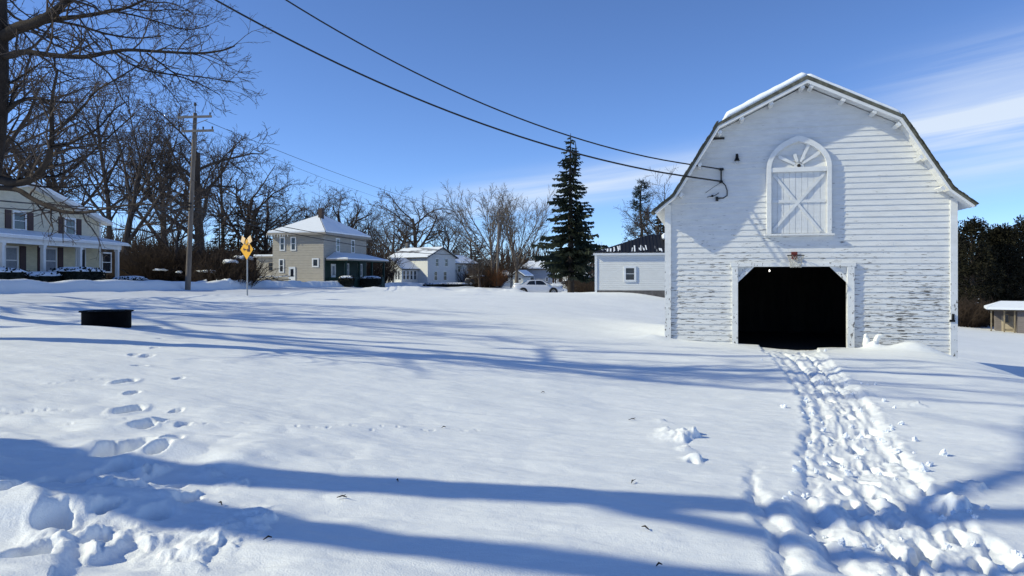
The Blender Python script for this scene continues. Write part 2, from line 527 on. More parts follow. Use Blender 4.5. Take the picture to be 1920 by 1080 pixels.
# broken crust that stands up: x, y, angle, half length, half width, height
LUMPS = []
for (px, py, hl, hw, h) in [(1268, 818, .26, .14, .10), (1290, 812, .14, .07, .07), (1285, 842, .12, .06, .07), (1300, 862, .14, .06, .06), (1245, 808, .12, .09, .05), (1278, 826, .08, .05, .05),
                            (268, 882, .16, .12, .09), (1788, 955, .16, .10, .10), (1800, 920, .25, .12, .06), (120, 960, .3, .1, .04), (190, 905, .5, .12, .07), (240, 1000, .3, .16, .07), (420, 985, .35, .2, .06), (330, 1030, .3, .15, .06), (130, 1010, .25, .14, .08), (430, 905, .2, .07, .05),
                            (380, 880, .22, .06, .05), (1700, 760, .3, .1, .05), (300, 930, .3, .12, .05), (1240, 790, .2, .1, .03)]:
    x, y = gp(px, py)
    LUMPS.append((x, y, -.1 + _rng.randn() * .35, hl, hw, h))

STREET = [(-17.5, -60), (-17.5, 10), (-17.4, 30), (-17.0, 52), (-15.0, 84), (-12.0, 120), (-6, 170)]
BX, BY, BA = 8.6 - .17 * .970, 21.5 + .17 * .242, R(-14)     # the barn: middle of its front


def barn_local(x, y):
    dx, dy = x - BX, y - BY
    c, s = math.cos(-BA), math.sin(-BA)
    return dx * c - dy * s, dx * s + dy * c


def surface(x, y):
    z = base_z(x, y)
    r = np.hypot(x, y)
    near = 1 - sstep(35, 80, r)
    # long drifts
    z = z + .10 * near * fbm(x * .16, y * .22, 2, 3) + .045 * near * fbm(x * .5 + y * .12, y * .95, 3, 9) + .018 * near * fbm(x * .8, y * 3.2 + x * .5, 3, 13)
    z = z + (1 - near) * .25 * fbm(x * .06, y * .06, 3, 5) * sstep(80, 140, r)
    # scoured, lumpy snow at the lower left
    lf = sstep(-.2, -2.4, x) * (1 - sstep(6.0, 9.5, y)) * sstep(.5, 2.0, y)
    z = z + lf * (.15 * fbm(x * .75 - y * .35, y * 1.0 + x * .2, 3, 21) + .03 * np.abs(fbm(x * 2.6, y * 3.4, 2, 25)))
    fg = (1 - sstep(10, 20, r))
    z = z + fg * (.020 * fbm(x * 1.4, y * 2.6, 3, 33) + .010 * fbm(x * 2.2 + y, y * 6.5, 3, 35))
    # street, with ploughed banks
    k = (r < 190) & (x < 8) & (x > -34)
    d, sd, _ = seg_dist(x[k], y[k], STREET)
    bank = np.exp(-((d - 4.6) / .7) ** 2) * (.20 + .16 * fbm(x[k] * .5, y[k] * .25, 3, 41) + .05 * fbm(x[k] * 2, y[k] * 1.5, 2, 43))
    u = d * sd
    far = .46 * sstep(-3.55, -4.15, u) * np.exp(-(np.minimum(u + 4.3, 0) / 1.6) ** 2) * (1 + .35 * fbm(x[k] * .7, y[k] * .4, 2, 45))
    z[k] = z[k] + np.where(u > 0, bank * .55, far) * sstep(-5, 5, y[k]) - .14 * (1 - sstep(3.0, 4.0, d))
    # heaps beyond the field
    for (px, d0, hh, rx, ry) in ((760, 62, .5, 3.2, 1.2), (812, 64, .5, 1.6, 1.0), (905, 66, .55, 1.8, 1.2), (960, 60, .45, 1.0, .8), (930, 63, .5, 1.4, .9), (885, 60, .4, 1.2, .8)):
        hx = (px - 960) / F * d0
        q = ((x - hx) / rx) ** 2 + ((y - d0) / ry) ** 2
        z = z + hh * .8 * np.exp(-q) * (1 + .5 * fbm(x * 1.3, y * 1.3, 2, 55))
    # snow drifted against the barn
    lx, ly = barn_local(x, y)
    z = z + .23 * np.exp(-((lx - 2.75) / .62) ** 2 - ((ly + .45) / .42) ** 2)
    z = z + .16 * np.exp(-((lx - 1.75) / .25) ** 2 - ((ly + .35) / .22) ** 2)
    z = z + .12 * np.exp(-((lx + 4.3) / .5) ** 2 - ((ly + .2) / .5) ** 2)
    # a hollow under the floor of the barn so that no snow lies inside
    ins = sstep(.05, .5, ly) * (1 - sstep(7.4, 7.9, ly)) * (1 - sstep(3.3, 3.8, np.abs(lx)))
    z = z - ins * 1.2
    # mound by the fire ring
    z = z + .10 * np.exp(-((x + 8.75) / 1.1) ** 2 - ((y - 15.4) / .8) ** 2)
    # ---- trodden path from the barn
    k = (x > 1) & (x < 9.5) & (y > 2) & (y < 23)
    xs, ys = x[k], y[k]
    zz = np.zeros_like(xs)
    dl, sl, tl = seg_dist(xs, ys, TRACK_L); dr, sr, tr = seg_dist(xs, ys, TRACK_R)
    inside = (sl < 0) & (sr > 0)
    w = np.where(inside, sstep(0, .16, np.minimum(dl, dr)), 0)
    wid = dl + dr + 1e-6
    c = dl / wid * 1.35; sl_ = tl * 17.0                       # across and along the path, metres
    long_ = fbm(c / .15, sl_ / .75, 3, 61)
    ridge = np.abs(fbm(c / .22 + 7, sl_ / 1.3, 2, 69))
    crumb = np.abs(fbm(xs * 19, ys * 13, 2, 67))
    patch = sstep(-.12, .22, fbm(xs * 2.1, ys * 1.3, 2, 63))
    zz *= .8; zz += w * (-.05 + .036 * long_ - .045 * ridge + patch * (.040 * crumb + .012 * fbm(xs * 34, ys * 26, 2, 68)))
    rim = np.exp(-(dl / .10) ** 2) * .7 + np.exp(-(dr / .12) ** 2)
    zz += rim * (.004 + .035 * np.maximum(0, fbm(xs * 9, ys * 7, 3, 71)))
    for (pl, wd, dp) in ((RUT_A, .05, .07), (RUT_B, .09, .13), (RUT_C, .05, .09), (RUT_D, .045, .09), (TRACK_C, .05, .075), (TRACK_C2, .045, .07), (TRACK_L, .05, .05)):
        d, sd, t = seg_dist(xs, ys, pl)
        d = np.maximum(0, d + .09 * fbm(xs * 5, ys * 5, 3, 77))
        end = sstep(0, .5, t) if pl is not TRACK_L else 1
        if pl is TRACK_C or pl is TRACK_C2: end = sstep(-.15, .12, fbm(t * 9 + wd * 99, t * 0, 2, 79))
        zz += -dp * np.exp(-(d / wd) ** 2) * end + dp * .10 * np.exp(-((d - wd * 2.2) / (wd * .9)) ** 2) * end
    z[k] += zz * (.62 + .38 * sstep(5.5, 9.5, ys))
    # ledge of scoured crust at the lower left
    k = (x < -1) & (x > -6) & (y > 2) & (y < 7)
    d, sd, t = seg_dist(x[k], y[k], LEDGE)
    sdist = -d * sd + .05 * fbm(x[k] * 4, y[k] * 4, 2, 81)
    z[k] += .055 * (1 - sstep(-.03, .10, sdist)) * np.exp(-np.maximum(-sdist, 0) / .8)
    for (fx, fy, a, hl, hw, dp) in PRINTS:
        k = (np.abs(x - fx) < hl * 2.6) & (np.abs(y - fy) < hl * 2.6)
        if not k.any(): continue
        u = (x[k] - fx) * math.cos(a) + (y[k] - fy) * math.sin(a); v = -(x[k] - fx) * math.sin(a) + (y[k] - fy) * math.cos(a)
        sharp = dp > .15
        q = np.sqrt((u / hl) ** 2 + (v / hw) ** 2) + (.25 if sharp else .5) * fbm(x[k] * 8, y[k] * 8, 3, 83)
        z[k] += -dp * (1 - sstep(.8 if sharp else .62, 1.05 if sharp else 1.12, q)) + dp * .06 * np.exp(-((q - 1.4) / .3) ** 2)
    for (fx, fy, a, hl, hw, h) in LUMPS:
        k = (np.abs(x - fx) < hl * 2.2) & (np.abs(y - fy) < hl * 2.2)
        if not k.any(): continue
        u = (x[k] - fx) * math.cos(a) + (y[k] - fy) * math.sin(a); v = -(x[k] - fx) * math.sin(a) + (y[k] - fy) * math.cos(a)
        n = fbm(x[k] * 6, y[k] * 5, 3, 91)
        t = u / hl + .55 * n; e = v / (hw * 1.4) + .5 * fbm(x[k] * 5, y[k] * 7, 2, 93)
        # crust that lifts slowly to windward and breaks off to the lee
        z[k] += h * sstep(-1.1, .45, t) * (1 - sstep(.5, .72, t)) * np.exp(-e * e) * (.8 + .7 * fbm(x[k] * 12, y[k] * 10, 3, 95))
    return z


def build_ground():
    rr = [0.0]
    r = .5
    while r < 900:
        rr.append(r)
        r *= 1.03 if r < 2.5 else (1.0038 if r < 23 else (1.009 if r < 60 else 1.02))
    rr = np.array(rr[1:])
    th = np.concatenate([np.linspace(-R(41), R(41), 1060), np.linspace(R(41), 2 * PI - R(41), 170)[1:-1]])
    nr, nt_ = len(rr), len(th)
    x = (rr[:, None] * np.sin(th)[None, :]).ravel(); y = (rr[:, None] * np.cos(th)[None, :]).ravel()
    z = surface(x, y)
    V = np.stack([x, y, z], 1)
    V = np.concatenate([V, [[0, 0, float(base_z(0, 0)[0])]]])
    i = np.arange(nr - 1)[:, None]; j = np.arange(nt_)[None, :]
    a = i * nt_ + j; b = i * nt_ + (j + 1) % nt_
    quads = np.stack([a, a + nt_, b + nt_, b], -1).reshape(-1, 4)
    c = len(V) - 1
    j = np.arange(nt_)
    tris = np.stack([np.full(nt_, c), j, (j + 1) % nt_], 1)
    o = np_mesh('ground', V, [quads, tris], M['snow'], None, True)
    o.data.flip_normals() if o.data.polygons[0].normal.z < 0 else None
    tag(o, kind='structure')
    return o


GROUND = build_ground()


def hz(x, y): return float(surface(np.array([float(x)]), np.array([float(y)]))[0])

# ------------------------------------------------------------------ the barn
def build_barn():
    rnd = random.Random(4)
    root = empty('barn', (BX, BY, 0), BA, 'big weathered white clapboard barn with a gambrel roof and an open dark doorway', 'barn')
    HW, DEPTH = 3.895, 7.8
    ZB = -1.0
    DX0, DX1, DZ = -1.86, 1.15, 1.83                 # doorway
    prof = [(0, 7.02), (2.43, 5.84), (3.66, 3.86), (3.895, 3.66)]   # underside of the roof

    def half(z):
        if z <= prof[3][1]: return HW
        for (a, b) in ((prof[3], prof[2]), (prof[2], prof[1]), (prof[1], prof[0])):
            if z <= b[1]:
                t = (z - a[1]) / (b[1] - a[1]); return a[0] + (b[0] - a[0]) * t
        return 0.0

    # front wall: every board a wedge, thick at its lower edge
    mb = MB()
    z = ZB
    while z < 7.0:
        h = .163 + rnd.uniform(-.006, .006)
        z1 = min(z + h, 7.0)
        brk = [0.0]
        z0 = z - .004
        cuts = sorted({z0, z1} | {p[1] for p in prof if z0 < p[1] < z1} | ({DZ} if z0 < DZ < z1 else set()))
        for ca, cb in zip(cuts, cuts[1:]):
            ta = .024 * (1 - (ca - z0) / (z1 - z0)); tb = .024 * (1 - (cb - z0) / (z1 - z0))
            ha, hb = half(ca), half(cb)
            spans = [((-ha, -hb), (ha, hb))]
            if cb <= DZ + 1e-6: spans = [((-ha, -hb), (DX0, DX0)), ((DX1, DX1), (ha, hb))]
            for (l, r) in spans:
                # boards butt at random places and sag a little
                n = max(1, int((r[0] - l[0]) / 1.3))
                xs0 = [l[0] + (r[0] - l[0]) * i / n for i in range(n + 1)]
                xs1 = [l[1] + (r[1] - l[1]) * i / n for i in range(n + 1)]
                for i in range(n):
                    ja, jb = (rnd.uniform(-.006, .006) for _ in range(2))
                    ya, yb = -.006 - ta + ja * .7, -.006 - tb
                    vs = [(xs0[i], ya, ca), (xs0[i + 1], -.006 - ta + jb * .7, ca), (xs1[i + 1], yb, cb), (xs1[i], yb, cb),
                          (xs0[i], .03, ca), (xs0[i + 1], .03, ca), (xs1[i + 1], .03, cb), (xs1[i], .03, cb)]
                    mb.add(vs, [(0, 1, 2, 3), (4, 7, 6, 5), (0, 4, 5, 1), (3, 2, 6, 7), (0, 3, 7, 4), (1, 5, 6, 2)])
        z = z1
    mb.build('front_wall', M['barn'], root)
    # rear and side walls (boards in plain slabs with the same weathered paint)
    mb = MB()
    mb.prism([(-HW, ZB), (HW, ZB), (HW, 3.6), (3.66, 3.86), (2.43, 5.84), (0, 7.02), (-2.43, 5.84), (-3.66, 3.86), (-HW, 3.6)], lambda u, v: (u, DEPTH - .08, v), lambda u, v: (u, DEPTH, v))
    mb.build('rear_wall', M['barn'], root)
    for s in (-1, 1):
        mb = MB(); z = ZB
        while z < 3.62:
            h = .163
            a = s * (HW + .022); b_ = s * (HW + .002); c = s * (HW - .06)
            vs = [(a, .0, z), (a, DEPTH, z), (b_, DEPTH, z + h), (b_, .0, z + h), (c, 0.04, z), (c, DEPTH - .09, z), (c, DEPTH - .09, z + h), (c, 0.04, z + h)]
            mb.add(vs, [(0, 1, 2, 3), (4, 7, 6, 5), (0, 4, 5, 1), (3, 2, 6, 7), (0, 3, 7, 4), (1, 5, 6, 2)])
            z += h
        mb.build('side_wall', M['barn'], root)
    # dark inside: lining, floor, posts
    mb = MB()
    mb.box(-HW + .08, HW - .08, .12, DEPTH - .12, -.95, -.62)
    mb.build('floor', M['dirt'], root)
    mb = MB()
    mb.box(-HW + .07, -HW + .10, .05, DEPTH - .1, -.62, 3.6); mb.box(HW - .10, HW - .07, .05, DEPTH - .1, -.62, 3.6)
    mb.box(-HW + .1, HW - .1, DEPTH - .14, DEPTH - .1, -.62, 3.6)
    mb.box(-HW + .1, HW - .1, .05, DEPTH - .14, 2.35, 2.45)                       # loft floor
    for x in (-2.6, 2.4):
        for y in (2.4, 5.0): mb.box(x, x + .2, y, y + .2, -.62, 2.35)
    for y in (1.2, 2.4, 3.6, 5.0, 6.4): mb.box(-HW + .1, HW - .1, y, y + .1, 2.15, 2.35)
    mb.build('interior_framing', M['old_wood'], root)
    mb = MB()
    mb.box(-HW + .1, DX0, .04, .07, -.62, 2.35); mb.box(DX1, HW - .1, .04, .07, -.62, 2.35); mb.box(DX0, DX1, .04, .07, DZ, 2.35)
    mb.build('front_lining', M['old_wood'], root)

    # roof: boards under shingles, overhanging the front
    YF, YR = -.62, DEPTH + .45
    top = [(0, 7.20), (2.455, 5.965), (3.695, 3.945), (4.25, 3.49)]
    bot = [(0, 7.085), (2.425, 5.885), (3.65, 3.89), (4.215, 3.44)]
    for s in (-1, 1):
        mb = MB()
        poly = [(s * a, b) for a, b in top] + [(s * a, b) for a, b in reversed(bot)]
        mb.prism(poly, lambda u, v: (u, YF, v), lambda u, v: (u, YR, v))
        mb.build('roof', M['moss_roof'], root)
    # rough shingle edges and moss tufts that stand off the lower right slope and the eaves
    mb = MB()
    for s in (-1, 1):
        for (a, b, n) in ((top[1], top[2], 60), (top[2], top[3], 26)):
            for i in range(n):
                for row in range(5):
                    t = (i + rnd.random()) / n
                    x = s * (a[0] + (b[0] - a[0]) * t); zz = a[1] + (b[1] - a[1]) * t
                    y = YF + row * .22 + rnd.random() * .2
                    if row == 0: y = YF - .02
                    L = math.hypot(b[0] - a[0], b[1] - a[1]); nx = s * (a[1] - b[1]) / L; nz = (b[0] - a[0]) / L
                    hh = rnd.uniform(.008, .04); w = rnd.uniform(.05, .12)
                    tx, tz = s * (b[0] - a[0]) / L, (b[1] - a[1]) / L
                    vs = []
                    for (p, q, e) in ((-w, 0, 0), (w, 0, 0), (w, .2, 0), (-w, .2, 0), (-w * .4, .0, hh), (w, .0, hh), (w, .16, hh), (-w * .4, .16, hh)):
                        vs.append((x + tx * p + nx * (e - .005), y + q, zz + tz * p + nz * (e - .005)))
                    mb.add(vs, [(0, 3, 2, 1), (4, 5, 6, 7), (0, 1, 5, 4), (1, 2, 6, 5), (2, 3, 7, 6), (3, 0, 4, 7)])
    mb.build('shingle_edge', M['moss_roof'], root)
    # rake boards on the front edge of the roof (white)
    for s in (-1, 1):
        mb = MB()
        o = [(0, 7.095), (2.435, 5.895), (3.66, 3.90), (4.21, 3.45)]; i_ = [(0, 6.985), (2.37, 5.83), (3.605, 3.855), (4.165, 3.39)]
        for k in range(3):
            pa = [(s * o[k][0], o[k][1]), (s * o[k + 1][0], o[k + 1][1]), (s * i_[k + 1][0], i_[k + 1][1]), (s * i_[k][0], i_[k][1])]
            mb.prism(pa, lambda u, v: (u, YF + .012, v), lambda u, v: (u, YF + .052, v))
        mb.build('rake_board', M['barn_trim'], root)
    # look-out rafters that carry the overhang, their ends show under the rake
    for s in (-1, 1):
        for (x, zz, ang) in ((.12, 6.90, -.45), (.95, 6.47, -.45), (1.75, 6.09, -.45), (2.36, 5.72, -.8), (2.92, 4.80, -1.02), (3.45, 3.94, -.9)):
            mb = MB()
            c, s_ = math.cos(ang), math.sin(ang)
            pts = [(-.055, -.04), (.055, -.04), (.055, .04), (-.055, .04)]
            pl = [(s * (x + p * c - q * s_), zz + p * s_ + q * c) for p, q in pts]
            mb.prism(pl, lambda u, v: (u, YF - .0 + .055, v), lambda u, v: (u, .02, v))
            mb.build('lookout', M['barn_trim'], root)
    # pale sheathing boards seen under the overhang
    mb = MB()
    for s in (-1, 1):
        for (a, b) in zip(bot[:-1], bot[1:]):
            n = max(2, int(math.hypot(b[0] - a[0], b[1] - a[1]) / .19))
            L = math.hypot(b[0] - a[0], b[1] - a[1]); nx, nz = (a[1] - b[1]) / L, (b[0] - a[0]) / L
            for i in range(n):
                t0, t1 = i / n + .0005, (i + 1) / n - .0005
                pl = []
                for (t, e) in ((t0, -.004), (t1, -.004), (t1, -.022), (t0, -.022)):
                    pl.append((s * (a[0] + (b[0] - a[0]) * t + nx * e), a[1] + (b[1] - a[1]) * t + nz * e))
                mb.prism(pl, lambda u, v: (u, YF + .054, v), lambda u, v: (u, YR - .02, v))
    mb.build('soffit', M['barn_trim'], root)
    # snow on the two upper slopes
    for s in (-1, 1):
        nx, ny = 40, 60
        V = []; fs = []
        for j in range(ny + 1):
            for i in range(nx + 1):
                t = i / nx; y = YF + .02 + (YR - YF - .04) * j / ny
                edge = min(1, t / .0001 + .2) * min(1, (1 - t) / .06 + .18) * min(1, (j + .35) / 1.6) * min(1, (ny - j + .35) / 1.6)
                wob = .035 * float(fbm(np.array([t * 5 + 3 * s]), np.array([y * 1.2]), 3, 7)[0])
                cov = .97 + .05 * float(fbm(np.array([9.0 * s]), np.array([y * 1.7]), 3, 17)[0]) - (.07 if s < 0 else .0)
                th = (.19 if s < 0 else .12) * edge ** .4 + wob * edge
                x = 2.47 * t * cov; zz = 7.20 - (1.235) * t * cov
                V.append((s * (x + .447 * th * (1 if i else 0)), y, zz + .894 * th + .0))
        for j in range(ny + 1):
            for i in range(nx + 1):
                x, y, zz = V[j * (nx + 1) + i]
                t = abs(x) / 2.47
                V.append((x, y, 7.20 - 1.235 * min(t, 1) - .005))
        n1 = (nx + 1) * (ny + 1)
        q = []
        for j in range(ny):
            for i in range(nx):
                a = j * (nx + 1) + i
                q.append((a, a + 1, a + nx + 2, a + nx + 1)); q.append((n1 + a, n1 + a + nx + 1, n1 + a + nx + 2, n1 + a + 1))
        for i in range(nx):
            q.append((i, n1 + i, n1 + i + 1, i + 1)); b = ny * (nx + 1) + i; q.append((b, b + 1, n1 + b + 1, n1 + b))
        for j in range(ny):
            a = j * (nx + 1); q.append((a, a + nx + 1, n1 + a + nx + 1, n1 + a)); b = a + nx; q.append((b, n1 + b, n1 + b + nx + 1, b + nx + 1))
        mb = MB(); mb.add(V, q, True)
        mb.build('snow_layer', M['roof_snow'], root)
    # corner boards
    for s in (-1, 1):
        mb = MB()
        x0, x1 = sorted((s * (HW - .13), s * (HW + .05)))
        mb.box(x0, x1, -.085, -.012, ZB, 3.70)
        x0, x1 = sorted((s * (HW + .026), s * (HW + .05)))
        mb.box(x0, x1, -.012, .12, ZB, 3.70)
        mb.build('corner_board', M['barn_trim'], root)
    # doorway: jambs, head, corner braces
    for (a, b) in ((DX0 - .15, DX0 + .02), (DX1 - .02, DX1 + .17)):
        mb = MB(); mb.box(a, b, -.115, .10, ZB, DZ + .001); mb.build('door_jamb', M['barn_trim'], root, .006)
    mb = MB(); mb.box(DX0 - .19, DX1 + .21, -.12, .10, DZ + .003, DZ + .12); mb.build('door_head', M['barn_trim'], root, .006)
    for (x, s) in ((DX0 + .02, 1), (DX1 - .02, -1)):
        mb = MB()
        pl = [(x, DZ), (x + s * .44, DZ), (x, DZ - .44)]
        mb.prism(pl, lambda u, v: (u, .0, v), lambda u, v: (u, .03, v))
        pl = [(x + s * .30, DZ), (x + s * .46, DZ), (x, DZ - .46), (x, DZ - .30)]
        mb.prism(pl, lambda u, v: (u, -.04, v), lambda u, v: (u, -.002, v))
        mb.build('corner_brace', M['barn_trim'], root)

    # hay door with its pointed arch and sunburst
    HC = -.333 + .17 - .0
    hx0, hx1 = HC - .75, HC + .75
    hz0, hz1, hza = 2.80, 4.56, 5.60
    for (a, b) in ((hx0 - .13, hx0), (hx1, hx1 + .13)):
        mb = MB(); mb.box(a, b, -.15, -.008, hz0 - .02, hz1 + .14); mb.build('hay_door_jamb', M['barn_trim'], root, .006)
    mb = MB(); mb.box(hx0 - .20, hx1 + .20, -.20, -.008, hz0 - .075, hz0 - .023); mb.build('hay_door_sill', M['barn_trim'], root, .006)
    mb = MB(); mb.box(hx0 + .002, hx1 - .002, -.135, -.008, hz1, hz1 + .135); mb.build('hay_door_head', M['barn_trim'], root, .006)

    def arch(rx, zb, zt, n=18):
        """half of a pointed arch: from the spring line up to the tip"""
        out = []
        for i in range(n + 1):
            t = i / n
            a = t * PI / 2
            x = rx * math.cos(a) ** .92
            zz = zb + (zt - zb) * (.83 * math.sin(a) + .17 * t ** 3)
            out.append((x, zz))
        return out
    mb = MB()
    o = arch(.88, hz1 + .14, hza); i_ = arch(.75, hz1 + .14, hza - .17)
    for s in (-1, 1):
        for k in range(len(o) - 1):
            pl = [(HC + s * o[k][0], o[k][1]), (HC + s * o[k + 1][0], o[k + 1][1]), (HC + s * i_[k + 1][0], i_[k + 1][1]), (HC + s * i_[k][0], i_[k][1])]
            mb.prism(pl, lambda u, v: (u, -.145, v), lambda u, v: (u, -.008, v))
    mb.build('arch_frame', M['barn_trim'], root)
    sb = MB()
    pl = [(HC - .14, hz1 + .136), (HC - .12, hz1 + .20), (HC, hz1 + .25), (HC + .12, hz1 + .20), (HC + .14, hz1 + .136)]
    sb.prism(pl, lambda u, v: (u, -.11, v), lambda u, v: (u, -.05, v))
    burst = sb.build('sunburst', M['barn_trim'], root)
    for (ang, L) in ((152, .60), (108, .36), (66, .66), (34, .66)):
        mb = MB(); a = R(ang); c, s_ = math.cos(a), math.sin(a)
        w0, w1 = .03, .052
        pl = []
        for (p, q) in ((.12, -w0), (L, -w1), (L + .03, 0), (L, w1), (.12, w0)):
            pl.append((HC + p * c - q * s_, hz1 + .17 + p * s_ + q * c))
        mb.prism(pl, lambda u, v: (u, -.09, v), lambda u, v: (u, -.05, v))
        mb.build('sunburst_ray', M['barn_trim'], burst)
    mb = MB(); mb.lathe([(.0, 0), (.05, 0), (.05, .02), (0, .02)], 12)
    hub = MB(); hub.add([(HC + x, -.112 - zz, hz1 + .175 + y) for x, y, zz in mb.v], mb.f); hub.build('sunburst_boss', M['old_wood'], burst)
    # the door itself: boards, an X of thin battens and a middle rail
    mb = MB(); n = 9
    for k in range(n):
        a = hx0 + .004 + (hx1 - hx0 - .008) * k / n
        mb.box(a + .003, a + (hx1 - hx0) / n - .004, -.045 - .004 * (k % 2), -.008, hz0, hz1 - .002)
    door = mb.build('hay_door', M['hay_door'], root)
    def batten(name, a, b, w, y):
        m_ = MB(); m_.bar((a[0], y, a[1]), (b[0], y, b[1]), .03, w, (0, 0, 1)); return m_.build(name, M['hay_door'], door)
    batten('brace', (hx0 + .06, hz1 - .06), (hx1 - .16, hz0 + .04), .08, -.066)
    batten('brace', (hx1 - .06, hz1 - .06), (hx0 + .04, hz0 + .08), .08, -.070)
    batten('rail', (hx0 + .01, hz0 + .92), (hx1 - .01, hz0 + .92), .085, -.062)

    # wall lamp
    lx, lz = -2.02 + .17 - .02, 4.98
    mb = MB(); mb.lathe([(.0, .16), (.035, .16), (.045, .04), (.085, -.04), (.08, -.045), (.0, -.045)], 14, (lx, -.13, lz))
    mb.box(lx - .02, lx + .02, -.12, -.01, lz + .06, lz + .1); lamp = mb.build('wall_lamp', M['metal_dark'], root)
    mb = MB(); mb.lathe([(0, 0), (.04, -.01), (.05, -.05), (.03, -.10), (0, -.115)], 12, (lx, -.13, lz - .04)); mb.build('bulb_globe', M['lens'], lamp)
    # iron bracket of the service wires with its drooping cable ends
    bx = -2.486 + .17
    mb = MB(); mb.box(bx - .02, bx + .02, -.10, -.06, 4.33, 4.74); mb.box(bx - .05, bx + .07, -.13, -.01, 4.68, 4.74); mb.box(bx - .05, bx + .05, -.13, -.01, 4.31, 4.37)
    br = mb.build('wire_bracket', M['metal_dark'], root)
    mb = MB(); mb.tube([(bx + .02, -.10, 4.34), (bx + .12, -.09, 4.23), (bx + .17, -.08, 4.08), (bx + .17, -.07, 3.93), (bx + .06, -.06, 3.86), (bx - .10, -.05, 3.86), (bx - .12, -.03, 3.90)], .017, 6)
    mb.tube([(bx - .06, -.06, 4.02), (bx - .16, -.06, 3.95), (bx - .26, -.05, 3.92), (bx - .40, -.04, 3.90)], .010, 6)
    mb.tube([(bx + .0, -.08, 4.32), (bx - .2, -.08, 4.20), (bx - .45, -.05, 4.02)], .006, 5)
    mb.box(bx - .16, bx - .08, -.09, -.02, 3.78, 3.90); mb.box(bx - .28, bx - .22, -.07, -.02, 3.90, 3.96)
    mb.build('loose_cable', M['cable'], br)
    mb = MB(); mb.box(-2.62, -2.22, -.05, -.026, 5.60, 5.66); mb.build('missing_board', M['old_wood'], root)
    # small electric box on the right corner board
    mb = MB(); mb.box(HW - .16, HW - .02, -.11, -.086, .30, .36); mb.box(HW - .10, HW - .04, -.12, -.086, .36, .52); mb.build('corner_hasp', M['metal_dark'], root)
    return root


BARN = build_barn()


def barn_pt(x, y, z):
    c, s = math.cos(BA), math.sin(BA)
    return (BX + x * c - y * s, BY + x * s + y * c, z)


# lit bulb hanging in the barn
t = empty('hanging_bulb', barn_pt(-.78, 2.0, 1.72), BA, 'tiny lit bulb hanging in the dark barn doorway', 'light bulb')
mb = MB(); mb.lathe([(0, .045), (.014, .04), (.023, .0), (.022, -.02), (0, -.035)], 12); mb.build('bulb', M['bulb'], t)
mb = MB(); mb.tube([(0, 0, .045), (0, 0, .43)], .008, 6); mb.build('cord', M['cable'], t)

# basketball hoop over the doorway
hx, hzz = -.28, 2.15
t = empty('basketball_hoop', barn_pt(hx, -.03, hzz), BA, 'rusty basketball hoop with a torn white net above the barn doorway', 'basketball hoop')
mb = MB(); mb.lathe([(.225 + .013 * math.cos(a), .013 * math.sin(a)) for a in np.linspace(0, 2 * PI, 7)[:-1]], 28, (0, -.36, 0), True)
mb.build('rim', M['metal_dark'], t)
mb = MB(); mb.box(-.085, .085, -.045, -.015, -.10, .11); mb.box(-.07, .07, -.16, -.045, -.03, .012); mb.box(-.05, .05, -.14, -.02, -.12, -.03)
mb.build('bracket', M['red_iron'], t, .004)
mb = MB(); rn = random.Random(5)
rows = [(.225, 0), (.20, -.09), (.165, -.18), (.145, -.27), (.15, -.35)]
for k in range(12):
    for j in range(4):
        if rn.random() < .12: continue
        for sgn in (-1, 1):
            a0 = 2 * PI * (k + .5 * (j % 2)) / 12; a1 = a0 + sgn * PI / 12
            mb.tube([(rows[j][0] * math.cos(a0), -.36 + rows[j][0] * math.sin(a0), rows[j][1]), (rows[j + 1][0] * math.cos(a1), -.36 + rows[j + 1][0] * math.sin(a1), rows[j + 1][1])], .0065, 4, False)
mb.build('net', M['net'], t)

# white lumpy thing in the snow by the wall
p = barn_pt(1.72, -.34, 0)
t = empty('snow_clump', (p[0], p[1], hz(p[0], p[1]) - .02), BA, 'knobbly white snow clump with two horns at the foot of the barn wall', 'snow clump')
mb = MB()
mb.tube([(-.13, 0, -.2), (-.13, 0, .05), (-.15, 0, .16), (-.16, 0, .27)], [.10, .10, .075, .045], 10)
mb.tube([(.0, 0, -.15), (.03, 0, .02), (.0, 0, .07)], [.18, .17, .10], 10)
mb.tube([(.10, .0, -.1), (.12, 0, .12), (.16, 0, .22), (.30, -.02, .24)], [.10, .08, .09, .025], 10)
o = mb.build('lump', M['plastic'], t)
tx = bpy.data.textures.new('lumps', 'CLOUDS'); tx.noise_scale = .12
s_ = o.modifiers.new('s', 'SUBSURF'); s_.levels = 2; s_.render_levels = 2
d_ = o.modifiers.new('d', 'DISPLACE'); d_.texture = tx; d_.strength = .07

# the black fire ring on the lawn
x, y, z = P(200, 613, 16.5)
t = empty('fire_ring', (x, y, z), .3, 'round black steel fire ring with a flanged rim on the snowy lawn', 'fire ring')
mb = MB(); mb.lathe([(.49, -.3), (.49, .335), (.48, .335), (.48, -.3)], 48, (0, 0, 0), True); mb.build('wall', M['black_steel'], t)
mb = MB(); mb.lathe([(.475, .337), (.535, .337), (.54, .347), (.535, .363), (.475, .363)], 48, (0, 0, 0), True); mb.build('rim', M['black_steel'], t)
mb = MB(); mb.lathe([(.0, .10), (.30, .09), (.478, .04), (.478, -.1), (.0, -.1)], 32, (0, 0, 0)); mb.build('snow_fill', M['roof_snow'], t)

